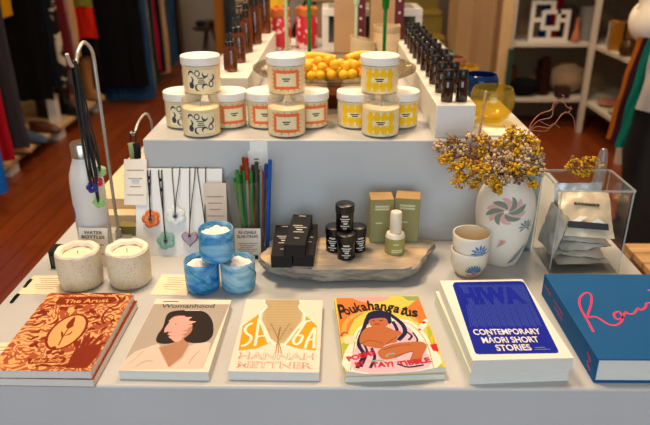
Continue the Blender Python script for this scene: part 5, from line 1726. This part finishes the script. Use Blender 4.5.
# lattice
t = thing('lattice_panel', 'white square lattice panel with interlocking squares on the upper shelf', 'lattice', (1.655, 5.06, ZU))
s = .30
def bar(b, x0, x1, z0, z1):
    b.box(x0 * s - s / 2, x1 * s - s / 2, 0, .025, z0 * s, z1 * s, WHITE)
b = MB()
for q in ((0, .10, 0, 1), (.90, 1, 0, .78), (.1, .9, 0, .09), (.1, .6, .91, 1), (.28, .38, .28, .76), (.66, .76, .28, .78), (.38, .66, .28, .38), (.38, .9, .68, .78), (.1, .28, .48, .58), (.46, .56, .09, .28), (.76, .9, .48, .57), (.5, .6, .78, .91)):
    bar(b, *q)
b.build('lattice', t)
# hats, bags etc. on the lower shelf
def lump(name, label, loc, size, m, cat, jag=.2, group=None):
    b = MB(); b.ball((0, 0, size[2] / 2), .5, m, 20, (1, 1, 1), jag=jag)
    b.map(0, lambda p: (p[0] * size[0], p[1] * size[1], max(0, (p[2] - size[2] / 2) * size[2] + size[2] / 2)))
    o = b.build(name); o.location = loc
    return tag(o, label, cat, group)


def hat(label, loc, r, h, m):
    t = thing('hat', label, 'hat', loc, random.uniform(0, 3), 'hats on the lower shelf')
    b = MB(); b.lathe([(0, h), (r * .45, h), (r * .58, h * .85), (r * .62, h * .1), (r * .6, 0.005), (0, .005)], m, 28); b.build('crown', t)
    b = MB(); b.lathe([(r * .55, .003), (r * .62, .012), (r, .010), (r, .0), (r * .55, 0)], m, 28, wob=lambda q, z, a: (q, z + .006 * (1 + math.sin(2 * a)) * (q / r) ** 3)); b.build('brim', t)
    return t


BRF, BKF, MRF = cloth('brown_felt', '#6d3a1c'), cloth('black_felt', '#101012'), cloth('maroon_felt', '#2f1410')
hat('brown felt hat at the left end of the lower shelf', (1.45, 5.29, ZL), .11, .2, BRF)
lump('cloth_bag', 'black cloth bag in front of the brown hat on the lower shelf', (1.52, 5.07, ZL), (.24, .13, .15), BKF, 'bag')
for x, y, h, lab in ((1.69, 5.12, .30, 'dark maroon carved figure on the lower shelf, left of the round one'), (1.70, 5.25, .26, 'smaller dark maroon carved figure beside the taller one')):
    b = MB(); b.lathe([(0, 0), (.045, 0), (.05, .02), (.035, h * .4), (.045, h * .6), (.03, h * .75), (.037, h * .88), (.02, h), (0, h)], MRF, 20)
    o = b.build('carved_figure'); o.location = (x, y, ZL); tag(o, lab, 'figure', 'carved figures on the lower shelf')
b = MB(); b.lathe([(0, 0), (.06, 0), (.13, .05), (.155, .12), (.13, .19), (.07, .225), (.06, .235), (0, .235)], mat('beige_weave', '#a28a70', .85, var=.1, vs=60), 32)
o = b.build('round_basket'); o.location = (1.90, 5.22, ZL); tag(o, 'round beige woven basket on the lower shelf', 'basket')
b = MB(); b.box(-.05, .05, -.04, .04, 0, .09, mat('dark_red_box', '#341511', .6)); o = b.build('small_box', bevel=.003); o.location = (1.815, 5.03, ZL); tag(o, 'small dark red box in front of the round basket', 'box')
lump('folded_textile', 'red and pink folded textile at the corner of the lower shelf', (2.12, 4.75, ZL), (.26, .2, .05), cloth('pink_red', '#8c3b3a', '#b0876a'), 'textile', .1)
lump('folded_textile', 'green and beige folded textile nearer along the lower shelf', (2.1, 4.5, ZL), (.26, .2, .05), cloth('green_beige', '#5e7a58', '#b8a27c'), 'textile', .1)
# upper shelf
DG = cloth('dark_grey', '#37302e')
b = MB(); b.lathe([(0, 0), (.06, 0), (.075, .1), (.065, .22), (.05, .25), (0, .25)], DG, 24); o = b.build('dark_vase'); o.location = (1.835, 5.2, ZU); tag(o, 'dark grey vase right of the white lattice', 'vase')
b = MB(); b.lathe([(0, 0), (.032, 0), (.036, .01), (.03, .05), (.015, .1), (.013, .17), (.018, .18), (0, .18)], mat('pink_ceramic', '#b56b4e', .5), 24); o = b.build('bottle_vase'); o.location = (1.855, 5.03, ZU); tag(o, 'slim pink bottle vase on the upper shelf', 'vase')
b = MB(); b.lathe([(0, 0), (.06, 0), (.065, .1), (.072, .22), (.075, .25), (.07, .25), (.06, .02), (0, .02)], mat('grey_pot', '#7d7b78', .6), 28); o = b.build('grey_pot'); o.location = (1.975, 5.14, ZU); tag(o, 'tall grey pot right of the pink bottle vase', 'pot')
for i, (x, c, lab) in enumerate(((1.70, '#173a7a', 'blue soft toy shape standing behind the lattice'), (1.79, '#a81726', 'red cloth bundle standing behind the lattice, right of the blue'))):
    b = MB(); b.lathe([(0, 0), (.037, 0), (.042, .05), (.036, .3), (.02, .38), (0, .38)], cloth('bundle%d' % i, c), 20); o = b.build('cloth_bundle'); o.location = (x, 5.33, ZU); tag(o, lab, 'cloth bundle')
t = thing('picture_frame', 'small white frame with a black picture on the upper corner shelf', 'frame', (2.07, 4.83, ZU), R(20))
b = MB(); b.box(-.055, .055, 0, .02, 0, .18, WHITE); b.build('frame', t, bevel=.003)
b = MB(); b.box(-.036, .036, -.001, .0, .025, .15, BLKMAT); b.build('picture', t)
GOLD = mat('gold_box', '#a9721c', .35, metal=.4, var=.1, vs=8)
for x, y, w, h, lab in ((2.035, 4.68, .13, .2, 'tall gold box on the right wall shelf beside the white frame'), (2.12, 4.47, .14, .2, 'gold box nearer along the right wall shelf')):
    t = thing('gold_box', lab, 'box', (x, y, ZU), R(-12), 'gold boxes on the shelf')
    b = MB(); b.box(-w / 2, w / 2, -.05, .05, 0, h, GOLD); b.build('box_body', t, bevel=.003)
    b = MB(); b.box(w * .1, w * .24, -.0515, -.0505, 0.01, h - .01, BLKMAT); b.build('band', t)
for x, y, r, h, lab in ((2.0, 4.43, .06, .11, 'round brown glass jar in front of the gold boxes'), (2.0, 4.22, .055, .13, 'clear brownish glass jar nearest on the right wall shelf')):
    b = MB(); b.lathe([(0, 0), (r * .7, 0), (r, h * .3), (r * .95, h * .7), (r * .6, h * .9), (r * .62, h), (r * .55, h), (r * .53, h * .9), (r * .88, h * .7), (r * .92, h * .3), (0, h * .06)], glass('brown_glass', '#b08d5e', body=.35, bodycol='#6b4a20'), 28)
    o = b.build('glass_jar'); o.location = (x, y, ZU); tag(o, lab, 'jar', 'glass jars on the right wall shelf')
t = thing('narrow_box', 'x', 'box', (1.318, 4.8, 0))
t['label'] = 'tall dark green panel leaning beside the white shelf upright'
b = MB(); b.box(-.018, .018, 0, .03, 0, .66, mat('green_panel', '#0d3b2a', .5)); b.build('panel', t, bevel=.003)

# wooden crate right of the table
t = thing('wooden_crate', 'pale wooden crate of flat boards standing right of the display table', 'crate', (.96, 1.55, 0))
for k in range(5):
    b = MB(); b.box(0, .55, k * .07, k * .07 + .064, .478, .5, WOOD); b.build('top_board', t, bevel=.002)
for x0 in (0, .5):
    for y0 in (0, .294):
        b = MB(); b.box(x0, x0 + .05, y0, y0 + .05, 0, .477, WOOD); b.build('leg', t, bevel=.002)
for k, z in enumerate((.08, .2, .32, .42)):
    b = MB(); b.box(.0, .55, -.014, -.0005, z, z + .05, WOOD); b.build('front_slat', t, bevel=.001)

# ------------------------------------------------------------------ person at the right edge, facing left
PX, PY = 1.60, 2.95
t = thing('person', 'person in a white blouse and dark trousers at the right edge, scarves over the arm', 'person', (PX, PY, 0), R(-60))
SKIN = mat('skin', '#c08a6a', .5, var=.04, sss=.1)
J = {}
E = []
def jt(n, co, r, par=None):
    J[n] = (len(J), Vector(co), r)
    if par:
        E.append((J[par][0], J[n][0]))
jt('pelvis', (0, 0, .93), .125)
jt('waist', (0, 0, 1.06), .115, 'pelvis'); jt('chest', (.01, 0, 1.24), .13, 'waist'); jt('upper', (.015, 0, 1.36), .10, 'chest'); jt('neck', (.0, 0, 1.45), .052, 'upper'); jt('jaw', (-.02, 0, 1.52), .062, 'neck'); jt('head', (-.012, 0, 1.58), .085, 'jaw'); jt('crown', (-.0, 0, 1.645), .06, 'head')
for s, n in ((-1, 'a'), (1, 'b')):
    jt('sh' + n, (.015, s * .165, 1.36), .058, 'upper')
    el = (-.03, s * .23, 1.09); wr = (-.17, -.03, 1.08) if s < 0 else (-.03, s * .245, .84)
    jt('el' + n, el, .042, 'sh' + n); jt('wr' + n, wr, .027, 'el' + n)
    d = (Vector(wr) - Vector(el)).normalized()
    pc_ = Vector(wr) + d * .055
    jt('palm' + n, pc_, .027, 'wr' + n)
    for k, (off, L) in enumerate(((-.026, .062), (-.009, .075), (.009, .07), (.025, .055))):
        k0 = pc_ + d * .035 + Vector((0, off, 0)); k1 = k0 + d * L * .55 + Vector((0, off * .2, -.008)); k2 = k1 + d * L * .35 + Vector((0, 0, -.022))
        jt('f0%s%d' % (n, k), k0, .009, 'palm' + n); jt('f1%s%d' % (n, k), k1, .008, 'f0%s%d' % (n, k)); jt('f2%s%d' % (n, k), k2, .0065, 'f1%s%d' % (n, k))
    t0_ = Vector(wr) + d * .03 + Vector((0, -s * .028, .004)); t1_ = t0_ + d * .035 + Vector((0, -s * .022, -.004)); t2_ = t1_ + d * .028 + Vector((0, -s * .004, -.012))
    jt('t0' + n, t0_, .011, 'palm' + n); jt('t1' + n, t1_, .009, 't0' + n); jt('t2' + n, t2_, .0075, 't1' + n)
    jt('hip' + n, (0, s * .095, .88), .095, 'pelvis'); jt('knee' + n, (-.02 * (1 if s < 0 else -1), s * .10, .48), .06, 'hip' + n); jt('calf' + n, (.015 + .0 * s, s * .1, .33), .056, 'knee' + n); jt('ank' + n, (.02, s * .1, .09), .036, 'calf' + n); jt('toe' + n, (-.13, s * .105, .035), .03, 'ank' + n)
me = bpy.data.meshes.new('body')
me.from_pydata([tuple(v[1]) for v in J.values()], E, [])
me.materials.append(SKIN)
o = bpy.data.objects.new('body', me); COL.objects.link(o); o.parent = t
sk = o.modifiers.new('skin', 'SKIN'); sk.use_smooth_shade = True
for v in J.values():
    me.skin_vertices[0].data[v[0]].radius = (v[2], v[2])
me.skin_vertices[0].data[0].use_root = True
sb = o.modifiers.new('round', 'SUBSURF'); sb.levels = sb.render_levels = 2
b = MB()
for s in (-1, 1):
    b.ball((-.098, s * .032, 1.592), .011, mat('eye_white', '#e8e4de', .2), 10); b.ball((-.1065, s * .032, 1.592), .0045, mat('dark_iris', '#2a1a12', .2), 8)
b.build('eyes', t)
b = MB(); b.ball((-.108, 0, 1.565), .016, SKIN, 10, (1, .75, 1.2)); b.build('nose', t)
b = MB(); b.ball((-.092, 0, 1.528), .02, mat('lips', '#9a4a44', .4), 10, (.35, 1, .35)); b.build('mouth', t)
b = MB()
for s in (-1, 1):
    b.ball((-.005, s * .09, 1.575), .022, SKIN, 10, (.8, .4, 1.4))
b.build('ears', t)
b = MB(); b.lathe([(.098, 1.42), (.108, 1.5), (.108, 1.6), (.095, 1.66), (.06, 1.695), (0, 1.705)], mat('dark_hair', '#2a1a12', .6, var=.3, vs=40), 28); b.map(0, lambda p: (p[0] * .95 + .02 if p[0] > -.05 else -.05 + (p[0] + .05) * .35 + (.0 if p[2] < 1.6 else -.03), p[1] * 1.0, p[2])); b.build('hair', t)
BL = mat('white_blouse', '#dcd2c2', .8, var=.04, vs=6, bump=.25, bs=9)
TR = mat('black_trousers', '#0f0f12', .85, var=.2, vs=8, bump=.15, bs=10)


def ringxy(cx, cy, z, rx, ry, n=36, w=0, seed=0):
    return [(cx + (rx + w * math.sin(5 * a + seed)) * math.cos(a), cy + (ry + w * math.sin(5 * a + seed)) * math.sin(a), z) for a in [2 * PI * i / n for i in range(n)]]


b = MB()
rr = [ringxy(.0, 0, .70, .185, .235, 40, .010), ringxy(.0, 0, .80, .18, .23, 40, .009, .3), ringxy(0, 0, .93, .17, .22, 40, .006, .6), ringxy(0, 0, 1.06, .152, .20, 40, .004), ringxy(.01, 0, 1.24, .158, .205, 40), ringxy(.013, 0, 1.35, .135, .2, 40), ringxy(.01, 0, 1.41, .09, .13, 40), ringxy(.004, 0, 1.45, .068, .075, 40)]
b.loft(rr, BL, cap=False)
o = b.mark()
for s in (-1, 1):
    a, e_, w_ = (Vector((.015, s * .13, 1.37)), Vector((-.03, s * .235, 1.09)), Vector((-.17, -.03, 1.08)) if s < 0 else Vector((-.03, s * .245, .84)))
    pts = smooth([a, a.lerp(e_, .4) + Vector((0, s * .012, 0)), a.lerp(e_, .75), e_, e_.lerp(w_, .35), e_.lerp(w_, .7), e_.lerp(w_, .9)], 5)
    b.tube(pts, [.075 + .012 * math.sin(i * .8) + (.018 if 8 < i < 24 else 0) - (.03 if i > 27 else 0) for i in range(len(pts))], BL, 22)
b.build('blouse', t)
b = MB()
for s in (-1, 1):
    n = 'a' if s < 0 else 'b'
    h, k_, c_, an = J['hip' + n][1], J['knee' + n][1], J['calf' + n][1], J['ank' + n][1]
    b.loft([ringxy(0, s * .07, .98, .14, .12), ringxy(h.x, s * .088, .86, .145, .118, 36, .003), ringxy(h.x * .5 + k_.x * .5, s * .1, .68, .128, .11, 36, .005), ringxy(k_.x, k_.y, .48, .115, .105, 36, .006, 1), ringxy(c_.x, c_.y, .3, .115, .105, 36, .006, 2), ringxy(an.x, an.y, .06, .118, .108, 36, .007, 2.4)], TR)
b.build('trousers', t)
for s in (-1, 1):
    b = MB()
    b.loft([[(-.045 + .155 * math.cos(a) * k, s * .104 + .05 * math.sin(a) * k2, z) for a in [2 * PI * i / 24 for i in range(24)]] for z, k, k2 in ((0, .97, .97), (.02, 1, 1), (.045, .96, .95), (.075, .8, .8), (.095, .5, .62))], LE['black']); b.build('shoe', t)
# scarves tucked under the bent elbow, hanging to knee height
for i, (c, x0, y0, zb, wd, lab) in enumerate((('#8a4a12', 1.300, 2.80, .585, .014, 'rust brown scarf hanging from the bent arm, at the shelf side'), ('#2a1019', 1.316, 2.775, .575, .019, 'dark maroon scarf hanging from the bent arm, between rust and teal ones'), ('#0c5a4c', 1.334, 2.753, .56, .021, 'teal green scarf hanging from the bent arm, nearest the trousers'))):
    t2 = thing('scarf', lab, 'scarf', (x0, y0, 0), 0, 'scarves over the arm')
    b = MB(); rings = []
    for q in range(22):
        f = q / 21
        z = 1.03 - f * (1.03 - zb)
        w_ = wd * (.55 + .45 * min(1, f * 3))
        rings.append([(-.05 * f + .004 * (1 - f) * (1 - i) + w_ * math.cos(a) + .003 * math.sin(q * .7 + i), .011 * math.sin(a) * (1 + .3 * f) + .003 * math.sin(3 * a + q * .5), z) for a in [2 * PI * k / 24 for k in range(24)]])
    b.loft(rings, cloth('scarf%d' % i, c)); b.build('cloth', t2)

# wicks belong to the wax, prints to the card or body they are on
HOST = {'wick': ('wax',), 'print': ('card', 'carton', 'jar_body', 'bottle_body', 'pouch_body'), 'bead': ('cord',), 'clip': ('card',), 'swirl_motif': ('vase_body',), 'shell_motif': ('vase_body',), 'leaf_motif': ('vase_body',), 'petal_motif': ('vase_body',), 'blue_motif': ('cup_body',), 'label': ('glass_jar',), 'glass_trail': ('glass_cup',)}
for o in list(COL.objects):
    k = o.name.split('.')[0]
    if o.parent and k in HOST:
        for sib in o.parent.children:
            if sib.name.split('.')[0] in HOST[k]:
                o.parent = sib
                break

# ------------------------------------------------------------------ light and camera
def area(name, loc, size, power, col, rot=(0, 0, 0), sy=None, spread=None):
    l = bpy.data.lights.new(name, 'AREA')
    l.energy = power; l.color = col; l.size = size
    if sy:
        l.shape = 'RECTANGLE'; l.size_y = sy
    if spread:
        l.spread = spread
    o = bpy.data.objects.new(name, l); COL.objects.link(o)
    o.location = loc; o.rotation_euler = rot
    return o


WARM = (1, .73, .47)
area('ceiling_lamp', (-.55, 1.5, 3.05), .5, 56, WARM)
area('ceiling_lamp', (.5, 2.3, 3.05), .5, 40, WARM)
area('ceiling_lamp', (-1.2, 4.6, 3.05), .5, 24, WARM)
area('ceiling_lamp', (1.5, 4.2, 3.05), .5, 30, WARM)
area('ceiling_lamp', (-.6, 6.7, 3.05), .5, 26, WARM)
area('window_daylight', (-.25, -2.55, 1.6), 3.1, 78, (.72, .88, 1), (R(90), 0, 0), 2.0)
w = bpy.data.worlds.new('daylight'); SC.world = w
w.use_nodes = True
w.node_tree.nodes['Background'].inputs[0].default_value = (.75, .87, 1, 1)
w.node_tree.nodes['Background'].inputs[1].default_value = .6

cam = bpy.data.cameras.new('camera')
cam.sensor_width = 36
cam.lens = FPX / 650 * 36
cam.clip_start = .05
cam.dof.use_dof = True
cam.dof.focus_distance = 1.2
cam.dof.aperture_fstop = 4.0
co = bpy.data.objects.new('camera', cam); COL.objects.link(co)
co.location = CAMP
co.rotation_euler = (R(90) - PITCH, 0, YAW)
SC.camera = co
SC.view_settings.view_transform = 'Standard'
SC.view_settings.look = 'None'
SC.view_settings.gamma = 1
SC.view_settings.exposure = 0
SC.view_settings.use_curve_mapping = False
SC.cycles.transparent_max_bounces = 24
SC.cycles.use_denoising = True
